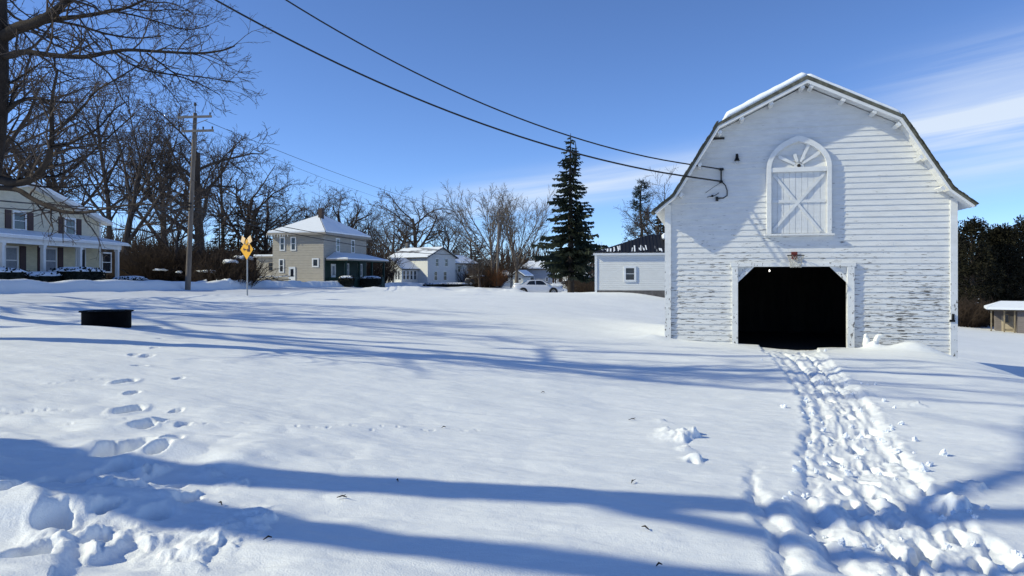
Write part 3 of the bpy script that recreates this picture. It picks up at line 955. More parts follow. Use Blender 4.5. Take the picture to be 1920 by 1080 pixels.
# ------------------------------------------------------------------ houses
def window(parent, face, u, v0, w, h, trim='white', glass='glass', t=.11, rail=True, n0=.0):
    mb = MB()
    for (a, b, c, d) in ((u - w / 2 - t, u - w / 2, v0 - t, v0 + h + t), (u + w / 2, u + w / 2 + t, v0 - t, v0 + h + t), (u - w / 2, u + w / 2, v0 + h, v0 + h + t), (u - w / 2, u + w / 2, v0 - t, v0)):
        mb.wbox(face, a, b, c, d, n0 - .02, n0 + .05)
    if rail: mb.wbox(face, u - w / 2, u + w / 2, v0 + h * .49, v0 + h * .53, n0 - .02, n0 + .03)
    f = mb.build('window', M[trim], parent)
    g = MB(); g.wbox(face, u - w / 2, u + w / 2, v0, v0 + h, n0 - .02, n0 + .012)
    g.build('pane', M[glass], f)
    return f


def door(parent, face, u, v0, w, h, mat='white', trim='white', glass=None, n0=.0):
    mb = MB(); mb.wbox(face, u - w / 2, u + w / 2, v0, v0 + h, n0 - .02, n0 + .04); d = mb.build('door', M[mat], parent)
    mb = MB(); t = .1
    mb.wbox(face, u - w / 2 - t, u - w / 2, v0, v0 + h + t, n0 - .02, n0 + .06); mb.wbox(face, u + w / 2, u + w / 2 + t, v0, v0 + h + t, n0 - .02, n0 + .06); mb.wbox(face, u - w / 2, u + w / 2, v0 + h, v0 + h + t, n0 - .02, n0 + .06)
    mb.build('door_frame', M[trim], d)
    if glass:
        mb = MB(); mb.wbox(face, u - w * .3, u + w * .3, v0 + h * .42, v0 + h * .92, n0 - .02, n0 + .052); mb.build('door_pane', M[glass], d)
    mb = MB(); mb.wbox(face, u + w * .36, u + w * .43, v0 + h * .45, v0 + h * .49, n0 - .02, n0 + .08); mb.build('handle', M['metal_dark'], d)
    return d


def slab(mb, pts, th):
    """a roof plane (any polygon, 3-D) given thickness straight down"""
    n = len(pts)
    vs = list(pts) + [(x, y, z - th) for x, y, z in pts]
    fs = [tuple(range(n)), tuple(range(2 * n - 1, n - 1, -1))] + [(i, n + i, n + (i + 1) % n, (i + 1) % n) for i in range(n)]
    mb.add(vs, fs)


def plane_roof(parent, planes, mat, th=.14, snow=None, sth=.12, inset=.02):
    mb = MB()
    for p in planes: slab(mb, p, th)
    r = mb.build('roof', M[mat], parent)
    if snow:
        mb = MB()
        for p in planes:
            c = [sum(q[k] for q in p) / len(p) for k in range(3)]
            top = [(c[0] + (x - c[0]) * (1 - inset), c[1] + (y - c[1]) * (1 - inset), c[2] + (z - c[2]) * (1 - inset) + sth) for x, y, z in p]
            slab(mb, top, sth - .006)
        mb.build('roof_snow', M[snow], r)
    return r


def icicles(parent, a, b, n, seed, mat='roof_snow'):
    rn = random.Random(seed)
    for i in range(n):
        t = rn.random(); L = rn.uniform(.1, .45)
        p = [a[k] + (b[k] - a[k]) * t for k in range(3)]
        mb = MB(); mb.tube([p, (p[0], p[1], p[2] - L)], [.035, .006], 5); mb.build('icicle', M[mat], parent)


# ---- cream house with the long porch (street runs away from the camera, its front faces +x)
hx0 = -28.0
gy = gz(-28, 48)
t = empty('cream_house', (hx0, 47, gy), 0, 'cream two-storey house with dark red shutters and a long white columned porch', 'house')
HH = t
zf = .35 - .0
WX = -1.8
fr = (WX, -9.5, 0, 1)                   # main front wall, u runs along +y
mb = MB(); mb.box(WX - 8, WX, -9.5, 7.0, -.6, 4.5)
mb.prism([(-9.5, 4.5), (7.0, 4.5), (-1.25, 6.2)], lambda u, v: (WX - 8, u, v), lambda u, v: (WX, u, v))
mb.build('wall', M['cream'], t)
plane_roof(t, [[(WX - 8.4, -10.2, 4.45), (WX + .55, -10.2, 4.45), (WX + .55, -1.25, 6.33), (WX - 8.4, -1.25, 6.33)], [(WX + .55, 7.7, 4.45), (WX - 8.4, 7.7, 4.45), (WX - 8.4, -1.25, 6.33), (WX + .55, -1.25, 6.33)]], 'white', .2, 'roof_snow', .13)
for ua in (-.05, 16.38): mb = MB(); mb.wbox(fr, ua, ua + .17, -.3, 4.45, .003, .035); mb.build('corner_trim', M['white'], t)


def u_of(px, X): return X * F / (px - 960) - 47 + 9.5


XW = hx0 + WX
for (pc, w, h, v0) in ((36, 1.0, .98, 3.42), (131, 1.0, .98, 3.40), (-75, 1.0, 1.0, 3.4)):
    u = u_of(pc, XW)
    window(t, fr, u, v0, w, h, 'white', 'glass', .12)
    for s in (-1, 1):
        mb = MB(); mb.wbox(fr, u + s * 1.02 - .27, u + s * 1.02 + .27, v0 - .02, v0 + h + .1, .002, .05); mb.build('shutter', M['shutter'], t)
mb = MB(); mb.wbox(fr, .2, 16.4, .0, 2.7, .002, .012); mb.build('porch_wall', M['cream_porch'], t)
for (pc, w, v0, h) in ((20, 1.0, .75, 1.5), (94, 1.05, .75, 1.55), (-60, 1.0, .75, 1.5)):
    u = u_of(pc, XW)
    window(t, fr, u, v0, w, h, 'white', 'blind', .12, True, .015)
    for s in (-1, 1):
        mb = MB(); mb.wbox(fr, u + s * 1.05 - .28, u + s * 1.05 + .28, v0 - .1, v0 + h + .15, .014, .06); mb.build('shutter', M['shutter'], t)
door(t, fr, u_of(150, XW), .25, 1.0, 2.15, 'dark_door', 'white', 'glass', .015)
window(t, fr, u_of(199, XW), .9, 1.1, 1.3, 'white', 'glass', .1, True, .015)
mb = MB(); mb.box(WX + .02, 0.15, -9.6, 6.6, -.5, .22); mb.build('porch_floor', M['white'], t)
mb = MB(); mb.box(-.18, .06, -9.5, 6.4, 2.42, 2.78); mb.build('porch_beam', M['white'], t)
for yy in (-5.9, -2.3, 1.5, 6.1):
    mb = MB(); mb.box(-.18, .02, yy - .11, yy + .11, .22, 2.42); mb.box(-.22, .06, yy - .15, yy + .15, .221, .35); mb.box(-.22, .06, yy - .15, yy + .15, 2.28, 2.417); mb.build('porch_column', M['white'], t)
plane_roof(t, [[(.42, -10, 2.83), (.42, 6.9, 2.83), (WX + .02, 6.9, 3.30), (WX + .02, -10, 3.30)]], 'white', .12, 'roof_snow', .08)
mb = MB()
for k in range(3): mb.box(.2 + k * .28, .48 + k * .28, 3.3, 6.0, -.6, .1 - k * .16)
mb.build('steps', M['stone'], t)
mb = MB()
mb.tube([(.9, 6.2, -.3), (.9, 6.2, .6), (.15, 6.2, 1.05)], .03, 6); mb.build('step_rail', M['metal_dark'], t)
mb = MB(); mb.box(WX - 4.4, WX - 3.8, -2.2, -1.5, 5.6, 7.0); mb.build('chimney', M['brick'], t)

# ---- tan foursquare with hip roof
o_ = (-21.2, 84.0)
g2 = EYE + (HY - 532) / F * 84
RZ = R(-13)
t = empty('tan_house', (o_[0], o_[1], g2), RZ, 'tan two-storey house with a snowy hip roof and a dark green front porch', 'house')
cs, sn = math.cos(RZ), math.sin(RZ)
W2, D2, E2 = 6.35, 11.6, 5.75
mb = MB(); mb.box(-W2, 0, 0, D2, -.9, E2); mb.build('wall', M['tan'], t)
ov = .5
ap0, ap1 = (-W2 / 2, 5.0, 8.05), (-W2 / 2, 6.6, 8.05)
c00, c10, c11, c01 = (-W2 - ov, -ov, E2), (ov, -ov, E2), (ov, D2 + ov, E2), (-W2 - ov, D2 + ov, E2)
plane_roof(t, [[c00, c10, ap0], [c10, c11, ap1, ap0], [c11, c01, ap1], [c01, c00, ap0, ap1]], 'tan_trim', .22, 'roof_snow', .16, .03)
mb = MB(); mb.box(-W2 - ov + .05, ov - .05, -ov + .05, D2 + ov - .05, E2 - .27, E2 - .16); mb.build('soffit', M['tan_trim'], t)
icicles(t, (-W2 - ov, -ov, E2 - .2), (-W2 + 2.2, -ov, E2 - .2), 12, 3)
mb = MB(); mb.box(-2.75, -2.3, 4.0, 4.6, 7.2, 8.9); mb.build('chimney', M['brick'], t)
fl = (0, 0, 1, 0)                       # lit wall, u negative towards the left
k2 = 16.67 * .965
def uu(px): return (px - 606) / k2
def vv(py): return (532 - py) / 16.67
for (a, b, c, d) in ((519.5, 528, 444, 467.5), (541.5, 550.5, 444, 467.5), (518, 526, 486, 509)):
    window(t, fl, uu((a + b) / 2), vv(d), (b - a) / k2 * .78, (d - c) / 16.67 * .94, 'white', 'glass', .13)
window(t, fl, uu(590), vv(498.5), .52, .72, 'white', 'glass', .15, False)
door(t, fl, uu(543.5), vv(531), .62, 1.75, 'white', 'white', 'glass')
fs_ = (0, 0, 0, 1)                      # street wall
for yy in (3.5, 7.6): window(t, fs_, yy, 3.75, .72, 1.40, 'white', 'glass', .13)
mb = MB(); mb.box(-W2 - .02, .02, -.02, D2 + .02, -.9, .02); mb.build('foundation', M['stone'], t)
# porch
mb = MB(); mb.box(.03, 2.35, .9, D2 + .5, -.9, .05); mb.build('porch_floor', M['green'], t)
mb = MB(); mb.wbox(fs_, .3, D2 - .1, .06, 2.9, .003, .03); mb.build('porch_wall', M['green'], t)
mb = MB(); mb.box(2.15, 2.30, .9, D2 + .45, .06, .72); mb.box(.05, 2.15, .9, 1.0, .06, .72); mb.build('porch_rail', M['green'], t)
for yy in (1.0, 4.6, 8.2, 11.9):
    mb = MB(); mb.box(2.12, 2.33, yy - .12, yy + .12, .722, 2.52); mb.build('porch_post', M['green'], t)
mb = MB(); mb.box(2.08, 2.36, .85, D2 + .5, 2.523, 2.72); mb.box(.04, 2.08, .86, 1.05, 2.523, 2.72); mb.build('porch_beam', M['green'], t)
plane_roof(t, [[(2.75, .45, 2.78), (2.75, D2 + .9, 2.78), (.04, D2 - 1.2, 3.55), (.04, 2.6, 3.55)], [(.04, .45, 2.78), (2.75, .45, 2.78), (.04, 2.6, 3.55)]], 'tan_trim', .14, 'roof_snow', .11, .02)
door(t, fs_, 2.3, .06, .9, 2.1, 'white', 'white', 'blind', .032)
for yy in (5.8, 9.6): window(t, fs_, yy, .9, 1.0, 1.35, 'white', 'blind', .12, True, .032)
# low rear wing
mb = MB(); mb.box(-W2 - 3.6, -W2 - .01, 2.5, 7.5, -.9, 3.05); wg = mb.build('rear_wing', M['tan'], t)
mb = MB(); mb.box(-W2 - 3.9, -W2 - .01, 2.2, 7.8, 3.053, 3.17); mb.build('wing_roof', M['tan_trim'], t)
mb = MB(); mb.box(-W2 - 3.85, -W2 - .02, 2.25, 7.75, 3.173, 3.40); mb.build('wing_snow', M['roof_snow'], t, .03)
window(t, (-W2, 2.5, 1, 0), -1.7, 1.5, .55, .9, 'tan_trim', 'glass', .1)

# ---- white house with the glazed gable porch
o3 = ((802 - 960) / F * 130, 130.0)
g3 = EYE + (HY - 534) / F * 130
t = empty('white_house', (o3[0], o3[1], g3), R(-36), 'white two-storey house with a many-windowed gabled porch at its front', 'house')
W3, D3, E3, R3 = 9.0, 7.4, 5.0, 6.55
mb = MB(); mb.box(-W3, 0, 0, D3, -1, E3); mb.prism([(0, E3), (D3, E3), (D3 / 2, R3)], lambda u, v: (-W3, u, v), lambda u, v: (0, u, v)); mb.build('wall', M['white_siding'], t)
plane_roof(t, [[(-W3 - .4, -.5, E3 - .2), (.4, -.5, E3 - .2), (.4, D3 / 2, R3 + .12), (-W3 - .4, D3 / 2, R3 + .12)], [(.4, D3 + .5, E3 - .2), (-W3 - .4, D3 + .5, E3 - .2), (-W3 - .4, D3 / 2, R3 + .12), (.4, D3 / 2, R3 + .12)]], 'shingle', .14, 'patch_roof', .09, .01)
fe = (0, 0, 0, 1)
for yy in (2.4, 4.9): window(t, fe, yy, 3.3, .75, 1.25, 'white', 'glass', .1); window(t, fe, yy - .35, .8, .75, 1.5, 'white', 'glass', .1)
mb = MB(); mb.box(-W3 + .3, -W3 + .9, 3.4, 4.0, 5.9, 7.6); mb.build('chimney', M['stone'], t)
# side wing behind
mb = MB(); mb.box(-5.5, -.5, D3 + .01, D3 + 6.5, -1, 3.9); mb.build('side_wing', M['white_siding'], t)
plane_roof(t, [[(-.05, D3, 3.85), (-.05, D3 + 7, 3.85), (-3, D3 + 6.2, 5.3), (-3, D3, 5.6)], [(-5.95, D3 + 7, 3.85), (-5.95, D3, 3.85), (-3, D3, 5.6), (-3, D3 + 6.2, 5.3)], [(-.05, D3 + 7, 3.85), (-5.95, D3 + 7, 3.85), (-3, D3 + 6.2, 5.3)]], 'shingle', .14, 'roof_snow', .1, .02)
fw = (-.5, D3, 0, 1)
for yy in (1.6, 4.9): window(t, fw, yy, 2.35, .7, 1.0, 'white', 'glass', .1)
window(t, fw, 4.5, .3, 1.3, 1.5, 'white', 'glass', .1)
# glazed porch, gable to the front
mb = MB(); mb.box(-7.6, -2.2, -4.2, -.01, -1, 2.9); mb.prism([(-7.6, 2.9), (-2.2, 2.9), (-4.9, 4.55)], lambda u, v: (u, -4.2, v), lambda u, v: (u, -.02, v)); pw = mb.build('porch_wall', M['white_siding'], t)
plane_roof(t, [[(-7.95, -4.55, 2.75), (-4.9, -4.55, 4.65), (-4.9, -.01, 4.65), (-7.95, -.01, 2.75)], [(-4.9, -4.55, 4.65), (-1.85, -4.55, 2.75), (-1.85, -.01, 2.75), (-4.9, -.01, 4.65)]], 'shingle', .12, 'roof_snow', .1, .01)
fp = (-7.6, -4.2, 1, 0)
for i, u in enumerate((.55, 1.25, 1.95, 2.65, 4.15, 4.8)): window(t, fp, u, .95, .42, 1.45, 'white', 'glass', .08)
door(t, fp, 3.4, -.2, .6, 2.5, 'dark_door', 'white', 'glass')
fq = (-2.2, -4.2, 0, 1)
for u in (.6, 1.5, 2.4, 3.3): window(t, fq, u, .95, .5, 1.45, 'white', 'glass', .08)

# ---- low white garage with the ribbed roof, to the left of the barn
og = ((1116 - 960) / F * 50, 50.0)
gg = EYE + (HY - 547) / F * 50
t = empty('white_garage', (og[0], og[1], gg), R(-8), 'low white outbuilding with a dark ribbed roof streaked with snow beside the barn', 'outbuilding')
WG, DG, EG = 9.5, 7.5, 2.58
mb = MB(); mb.box(0, WG, 0, DG, -.6, EG); mb.build('wall', M['white_siding'], t)
mb = MB(); mb.box(.03, WG - .03, -.02, -.002, -.5, .1); mb.build('foundation', M['stone'], t)
mb = MB(); mb.box(-.03, .12, -.035, -.003, -.4, EG - .12); mb.build('corner_board', M['white'], t)
mb = MB(); mb.box(-.12, WG + .12, -.16, -.10, EG - .12, EG + .05); mb.box(-.12, WG + .12, -.10, -.003, EG - .12, EG - .08); mb.build('fascia', M['white'], t)
ra = (3.7, DG / 2, 4.0); rb = (WG - 3.2, DG / 2, 4.0)
e = .16
ca, cb, cc, cd = (-e, -e, EG + .05), (WG + e, -e, EG + .05), (WG + e, DG + e, EG + .05), (-e, DG + e, EG + .05)
plane_roof(t, [[ca, cb, rb, ra], [cb, cc, rb], [cc, cd, ra, rb], [cd, ca, ra]], 'garage_roof', .06)
mb = MB()
for k in range(40):
    x = .1 + k * .235
    if x > WG: break
    s = min(1, x / 3.7, (WG - x) / 3.2 if x > WG - 3.2 else 1)
    mb.bar((x, -e, EG + .062), (x, -e + (DG / 2 + e) * s, EG + .062 + (1.39) * s), .05, .04, (0, 0, 1))
mb.build('roof_ribs', M['garage_roof'], t)
mb = MB()
rn = random.Random(9)
for k in range(20):
    x = .3 + rn.random() * 4.6; h = rn.uniform(.10, .34) * (1 if x < 3.6 else .5)
    s0 = rn.uniform(.0, .12); s1 = min(s0 + h, min(1, x / 3.7) * .72)
    if s1 <= s0: continue
    y0 = -e + (DG / 2 + e) * s0; y1 = -e + (DG / 2 + e) * s1
    mb.bar((x, y0, EG + .09 + 1.39 * s0), (x + rn.uniform(-.05, .05), y1, EG + .09 + 1.39 * s1), rn.uniform(.05, .11), .02, (0, 0, 1))
mb.build('snow_streaks', M['roof_snow'], t)
mb = MB(); mb.box(4.55, 5.4, 1.9, 3.4, EG + 1.0, EG + 1.42); mb.build('snow_patch', M['roof_snow'], t, .08)
window(t, (0, 0, 1, 0), 2.30, .80, .55, .78, 'white', 'glass', .13)

# ---- small shed with a porch roof, far right
os_ = P(1856, 621, 65)
t = empty('garden_shed', (os_[0], os_[1], os_[2]), R(-29), 'small grey shed with an open porch and a snow-covered roof at the right edge', 'shed')
mb = MB(); mb.box(2.0, 6.0, 0.1, 3.0, -.8, 1.85); mb.build('wall', M['shed_grey'], t)
mb = MB(); mb.box(.5, 1.95, 1.4, 3.0, -.8, 1.8); mb.build('porch_wall', M['shed_grey'], t)
mb = MB(); mb.box(.95, 1.9, 1.37, 1.395, -.3, 1.3); mb.build('porch_panel', M['shed_tan'], t)
for x in (0.05, 1.0, 1.75): mb = MB(); mb.box(x, x + .11, .0, .11, -.8, 1.8); mb.build('porch_post', M['shed_wood'], t)
mb = MB(); mb.box(0, 6.1, -.05, .12, 1.803, 1.88); mb.build('porch_beam', M['shed_wood'], t)
plane_roof(t, [[(-.25, -.35, 1.90), (6.3, -.35, 1.90), (6.3, 1.5, 2.42), (.9, 1.5, 2.42)], [(6.3, 3.4, 1.9), (-.25, 3.4, 1.9), (.9, 1.5, 2.42), (6.3, 1.5, 2.42)], [(-.25, 3.4, 1.9), (-.25, -.35, 1.9), (.9, 1.5, 2.42)]], 'shingle', .06, 'roof_snow', .2, .01)
window(t, (1.2, 1.36, 1, 0), .12, .75, .3, .65, 'shed_wood', 'glass', .06, False)
window(t, (2, .1, 1, 0), 1.5, .8, .5, .6, 'shed_grey', 'glass', .06, False)
mb = MB(); mb.box(1.0, 1.7, .05, .1, .1, .22); mb.build('porch_rail', M['shed_wood'], t)


# ---- far houses beyond the car
def far_house(px0, px1, base, eave, ridge, d, rz, label, wall='white_siding', wins=(), hip=.0, depth=7.0, snow='roof_snow', gable_front=False):
    x0, y0, z0 = P(px0, base, d)
    w = (px1 - px0) / F * d; e = (base - eave) / F * d; r = (base - ridge) / F * d
    t = empty('far_house', (x0, y0, z0), rz, label, 'house', None)
    mb = MB(); mb.box(0, w, 0, depth, -1.5, e)
    if gable_front: mb.prism([(0, e), (w, e), (w / 2, r - .1)], lambda u, v: (u, 0, v), lambda u, v: (u, depth, v))
    elif hip < .5: mb.prism([(0, e), (depth, e), (depth / 2, r - .1)], lambda u, v: (0.0, u, v), lambda u, v: (w, u, v))
    mb.build('wall', M[wall], t)
    o = .45
    if gable_front:
        pl = [[(-o, -o, e - .15), (w / 2, -o, r), (w / 2, depth + o, r), (-o, depth + o, e - .15)], [(w / 2, -o, r), (w + o, -o, e - .15), (w + o, depth + o, e - .15), (w / 2, depth + o, r)]]
    else:
        pl = [[(-o, -o, e - .1), (w + o, -o, e - .1), (w - hip, depth / 2, r), (hip, depth / 2, r)], [(w + o, depth + o, e - .1), (-o, depth + o, e - .1), (hip, depth / 2, r), (w - hip, depth / 2, r)]]
        if hip >= .5: pl += [[(-o, depth + o, e - .1), (-o, -o, e - .1), (hip, depth / 2, r)], [(w + o, -o, e - .1), (w + o, depth + o, e - .1), (w - hip, depth / 2, r)]]
    plane_roof(t, pl, 'shingle', .15, snow, .2, .01)
    for (a, b, c, dd) in wins:
        window(t, (0, 0, 1, 0), ((a + b) / 2 - px0) / F * d, (base - dd) / F * d, (b - a) / F * d, (dd - c) / F * d, 'white', 'glass', .12)
    return t


far_house(979, 1034, 534, 503, 490, 150, R(-4), 'pale grey house with a steep snowy roof standing behind the parked white car', 'grey_siding', ((990.5, 1001, 520, 525.5), (1024, 1027, 520, 527)), 1.2, 8)
far_house(962, 981, 536, 516, 508, 128, R(-14), 'little white gabled cottage in front of the pale grey house', 'white_siding', ((973, 977, 521, 525), (968, 973, 527, 531)), 0, 6, 'roof_snow', True)
far_house(939, 961, 536, 517, 509, 138, R(6), 'small white bungalow left of the gabled cottage behind a bare sapling', 'white_siding', ((947, 953, 522, 527),), .8, 7)
far_house(1074, 1103, 534, 519, 504, 140, R(10), 'low house with a broad snowy roof between the spruce and the outbuilding', 'grey_siding', (), 0, 8)

# ------------------------------------------------------------------ trees
def tubes(name, polys, mat, parent, nside_fn=None):
    """polys: list of (points (n,3), radii (n,)); one mesh"""
    groups = {}
    for p, r in polys:
        m = len(p)
        ns = nside_fn(max(r)) if nside_fn else (8 if max(r) > .12 else (5 if max(r) > .04 else 3))
        groups.setdefault((m, ns), []).append((p, r))
    V = []; Fq = []; base = 0
    for (m, ns), lst in groups.items():
        A = np.array([p for p, r in lst], dtype=float); Rr = np.array([r for p, r in lst], dtype=float)
        T = np.empty_like(A); T[:, 1:-1] = A[:, 2:] - A[:, :-2]; T[:, 0] = A[:, 1] - A[:, 0]; T[:, -1] = A[:, -1] - A[:, -2]
        T /= np.linalg.norm(T, axis=2, keepdims=True) + 1e-9
        ref = np.zeros((len(lst), 1, 3)); D = A[:, -1] - A[:, 0]
        k = np.argmin(np.abs(D), axis=1); ref[np.arange(len(lst)), 0, k] = 1
        n1 = np.cross(T, ref); n1 /= np.linalg.norm(n1, axis=2, keepdims=True) + 1e-9
        n2 = np.cross(T, n1)
        a = np.arange(ns) * 2 * PI / ns
        W = A[:, :, None, :] + Rr[:, :, None, None] * (n1[:, :, None, :] * np.cos(a)[None, None, :, None] + n2[:, :, None, :] * np.sin(a)[None, None, :, None])
        V.append(W.reshape(-1, 3))
        i = np.arange(len(lst))[:, None, None] * (m * ns); j = np.arange(m - 1)[None, :, None] * ns; q = np.arange(ns)[None, None, :]
        q2 = (q + 1) % ns
        Fq.append((base + np.stack([i + j + q + 0 * q2, i + j + q2, i + j + ns + q2, i + j + ns + q], -1)).reshape(-1, 4))
        base += len(lst) * m * ns
    return np_mesh(name, np.concatenate(V), Fq, mat, parent, True)


def rot_about(v, ax, a):
    return Matrix.Rotation(a, 3, ax) @ v


def branch_path(rn, p, d, L, n, wob, up):
    pts = [p.copy()]; dd = d.copy(); st = L / n; dirs = [dd.copy()]
    for i in range(n):
        dd = (dd + Vector((rn.gauss(0, wob), rn.gauss(0, wob), rn.gauss(0, wob) + up))).normalized()
        pts.append(pts[-1] + dd * st); dirs.append(dd.copy())
    return pts, dirs


def grow(rn, out, p, d, L, r, lev, prm, rmin):
    n = 6 if lev == 0 else (5 if lev < 3 else 3)
    pts, dirs = branch_path(rn, p, d, L, n, prm['wob'][min(lev, len(prm['wob']) - 1)], prm['up'][min(lev, len(prm['up']) - 1)])
    tip = max(rmin * .6, r * (.35 if lev < 2 else .4))
    rad = [max(rmin * .6, r + (tip - r) * (i / n)) for i in range(n + 1)]
    out[0 if lev <= prm.get('woodlev', 1) else 1].append(([tuple(q) for q in pts], rad))
    if lev >= prm['levels']: return
    nk = prm['kids'][lev]
    for k in range(nk):
        t = prm['from'][min(lev, len(prm['from']) - 1)] + (1 - prm['from'][min(lev, len(prm['from']) - 1)]) * (k + rn.random()) / nk
        f = t * n; i = min(int(f), n - 1); u = f - i
        q = pts[i].lerp(pts[i + 1], u); dv = dirs[i + 1]
        ax = dv.orthogonal().normalized(); ax = rot_about(ax, dv, rn.random() * 2 * PI if lev else (k * 2.4 + rn.random() * .8))
        ang = R(rn.uniform(*prm['ang'][min(lev, len(prm['ang']) - 1)]))
        nd = rot_about(dv, ax, ang)
        rr = rad[i] + (rad[i + 1] - rad[i]) * u
        ln = L * rn.uniform(*prm['len'][min(lev, len(prm['len']) - 1)]) * (1 - .35 * t)
        grow(rn, out, q, nd, ln, max(rmin, rr * rn.uniform(.5, .72)), lev + 1, prm, rmin)


VASE = dict(levels=4, kids=[8, 7, 6, 5], wob=[.05, .10, .14, .17], up=[.02, .07, .04, .01], ang=[(22, 48), (25, 55), (28, 60), (25, 60)], len=[(.75, 1.0), (.5, .75), (.42, .65), (.4, .7)])
VASE['from'] = [.30, .22, .15, .1]
WIDE = dict(levels=4, kids=[9, 8, 6, 5], wob=[.06, .16, .2, .2], up=[.02, .03, .0, .0], ang=[(38, 70), (30, 65), (30, 65), (25, 60)], len=[(.6, .9), (.45, .7), (.4, .65), (.4, .7)])
WIDE['from'] = [.28, .2, .15, .1]
FAN = dict(levels=4, kids=[10, 7, 6, 4], wob=[.03, .05, .09, .13], up=[.02, .05, .03, .02], ang=[(15, 42), (14, 34), (18, 42), (22, 50)], len=[(1.5, 2.1), (.45, .7), (.4, .6), (.4, .7)])
FAN['from'] = [.45, .25, .2, .1]
TALL = dict(levels=4, kids=[14, 6, 5, 5], wob=[.03, .09, .14, .17], up=[.02, .06, .03, .01], ang=[(25, 50), (25, 50), (28, 55), (25, 60)], len=[(.32, .5), (.45, .7), (.45, .65), (.4, .7)])
TALL['from'] = [.32, .22, .15, .1]


def bare_tree(seed, H, r, prm, rmin, label, cat='tree', group=None, bark='bark', twig='twig', trunk_frac=.55, name='bare_tree', lean=0.0):
    rn = random.Random(seed)
    out = ([], [])
    grow(rn, out, Vector((0, 0, -.4)), Vector((lean, 0, 1)).normalized(), H * trunk_frac, r, 0, prm, rmin)
    t = empty(name, (0, 0, 0), 0, label, cat, group)
    tubes('trunk', out[0], M[bark], t)
    tubes('crown', out[1], M[twig], t)
    zs = max(max(q[2] for q in p) for p, _ in out[1])
    t['_h'] = zs
    return t


def tree_top(px, py_base, py_top, d):
    return (py_base - py_top) / F * d


BARE = {}
BARE['vase'] = bare_tree(3, 18, .36, VASE, .015, 'x')
BARE['vase2'] = bare_tree(8, 18, .40, VASE, .015, 'x')
BARE['wide'] = bare_tree(12, 16, .42, WIDE, .015, 'x')
BARE['wide2'] = bare_tree(21, 16, .38, WIDE, .016, 'x')
BARE['tall'] = bare_tree(30, 20, .30, TALL, .015, 'x', trunk_frac=.85)
BARE['fan'] = bare_tree(44, 16, .30, FAN, .017, 'x', bark='bark_pale', twig='bark_pale', trunk_frac=.30)
BH = {k: v['_h'] for k, v in BARE.items()}
for v in BARE.values(): del v['_h']
_used = set()


def place_tree(kind, px, top, d, label, rz=0.0, sx=1.0, base=None, name=None, group=None):
    """a bare tree at depth d whose crown tops out at row 'top'"""
    x = (px - 960) / F * d
    z = gz(x, d)
    h = EYE + (HY - top) / F * d - z
    s = h / BH[kind]
    src = BARE[kind]
    o = src if kind not in _used else copy_tree(src)
    _used.add(kind)
    o.location = (x, d, z - .1); o.scale = (s * sx, s * sx, s); o.rotation_euler = (0, 0, rz)
    o['label'] = label; o['category'] = 'tree'
    if group: o['group'] = group
    return o


# the row behind the porch house and the pole
place_tree('vase', 232, 125, 66, 'tallest bare tree with a thick straight trunk, just right of the cream house', .4, .95)
place_tree('tall', 205, 118, 69, 'bare tree with two tall stems rising behind the cream house porch roof', 1.9, 1.05)
place_tree('vase2', 140, 132, 71, 'bare spreading tree standing behind the cream house roof', 2.4, 1.1)
place_tree('wide', 52, 200, 70, 'bare tree whose branches fill the sky over the left end of the cream house', .9, 1.1)
place_tree('wide2', 378, 190, 70, 'bare gnarled tree with thick crooked limbs right behind the street pole', 3.3, 1.0)
place_tree('vase', 305, 185, 100, 'bare tree between the thick-trunked tree and the street pole', 4.6, 1.15)
place_tree('wide', 455, 285, 106, 'bare dense tree behind the yellow warning sign', 5.2, 1.0)
place_tree('tall', 420, 230, 112, 'slender bare tree rising over the brush left of the warning sign', .2, 1.0)
place_tree('vase2', 530, 345, 104, 'bare tree behind the left corner of the tan house roof', .3, 1.0)
# behind the tan house
place_tree('vase', 598, 335, 118, 'bare tree directly above the left slope of the tan house roof', 2.0, 1.05)
place_tree('wide2', 640, 340, 122, 'bare tree directly above the chimney of the tan house', 1.0, .95)
place_tree('tall', 690, 375, 120, 'bare tree over the right end of the tan house roof', 2.9, 1.15)
place_tree('vase2', 735, 362, 150, 'bare tree behind the chimney of the white house', 4.0, 1.1)
place_tree('wide', 780, 345, 150, 'broad bare tree rising behind the middle of the white house', 2.2, 1.05)
place_tree('vase', 832, 372, 155, 'bare tree behind the right gable of the white house', 5.1, 1.15)
place_tree('wide2', 885, 420, 160, 'low bare tree right of the white house, before the far wood', .7, 1.1)
# beyond the car
place_tree('fan', 925, 330, 118, 'pale bare tree with long fanning stems standing behind the small far pole', 1.2, .95)
place_tree('fan', 968, 350, 124, 'pale bare tree leaning towards the tall spruce', 3.9, .9)
place_tree('tall', 958, 478, 118, 'small bare sapling in front of the white bungalow', 3.4, 1.5)
place_tree('wide2', 900, 470, 112, 'dark bare tree over the snow-covered dark car', 2.6, 1.2)
place_tree('vase2', 1262, 305, 62, 'bare twiggy tree half hidden by the left roof edge of the barn', 1.0, 1.0)
place_tree('tall', 1112, 455, 120, 'thin bare tree at the left corner of the low white outbuilding', 2.2, 1.3)
place_tree('vase', 330, 330, 60, 'shorter dark bare tree in the brush left of the street pole', 1.3, 1.3)
place_tree('wide2', 495, 340, 108, 'bare tree over the rear wing of the tan house', 4.4, 1.0)


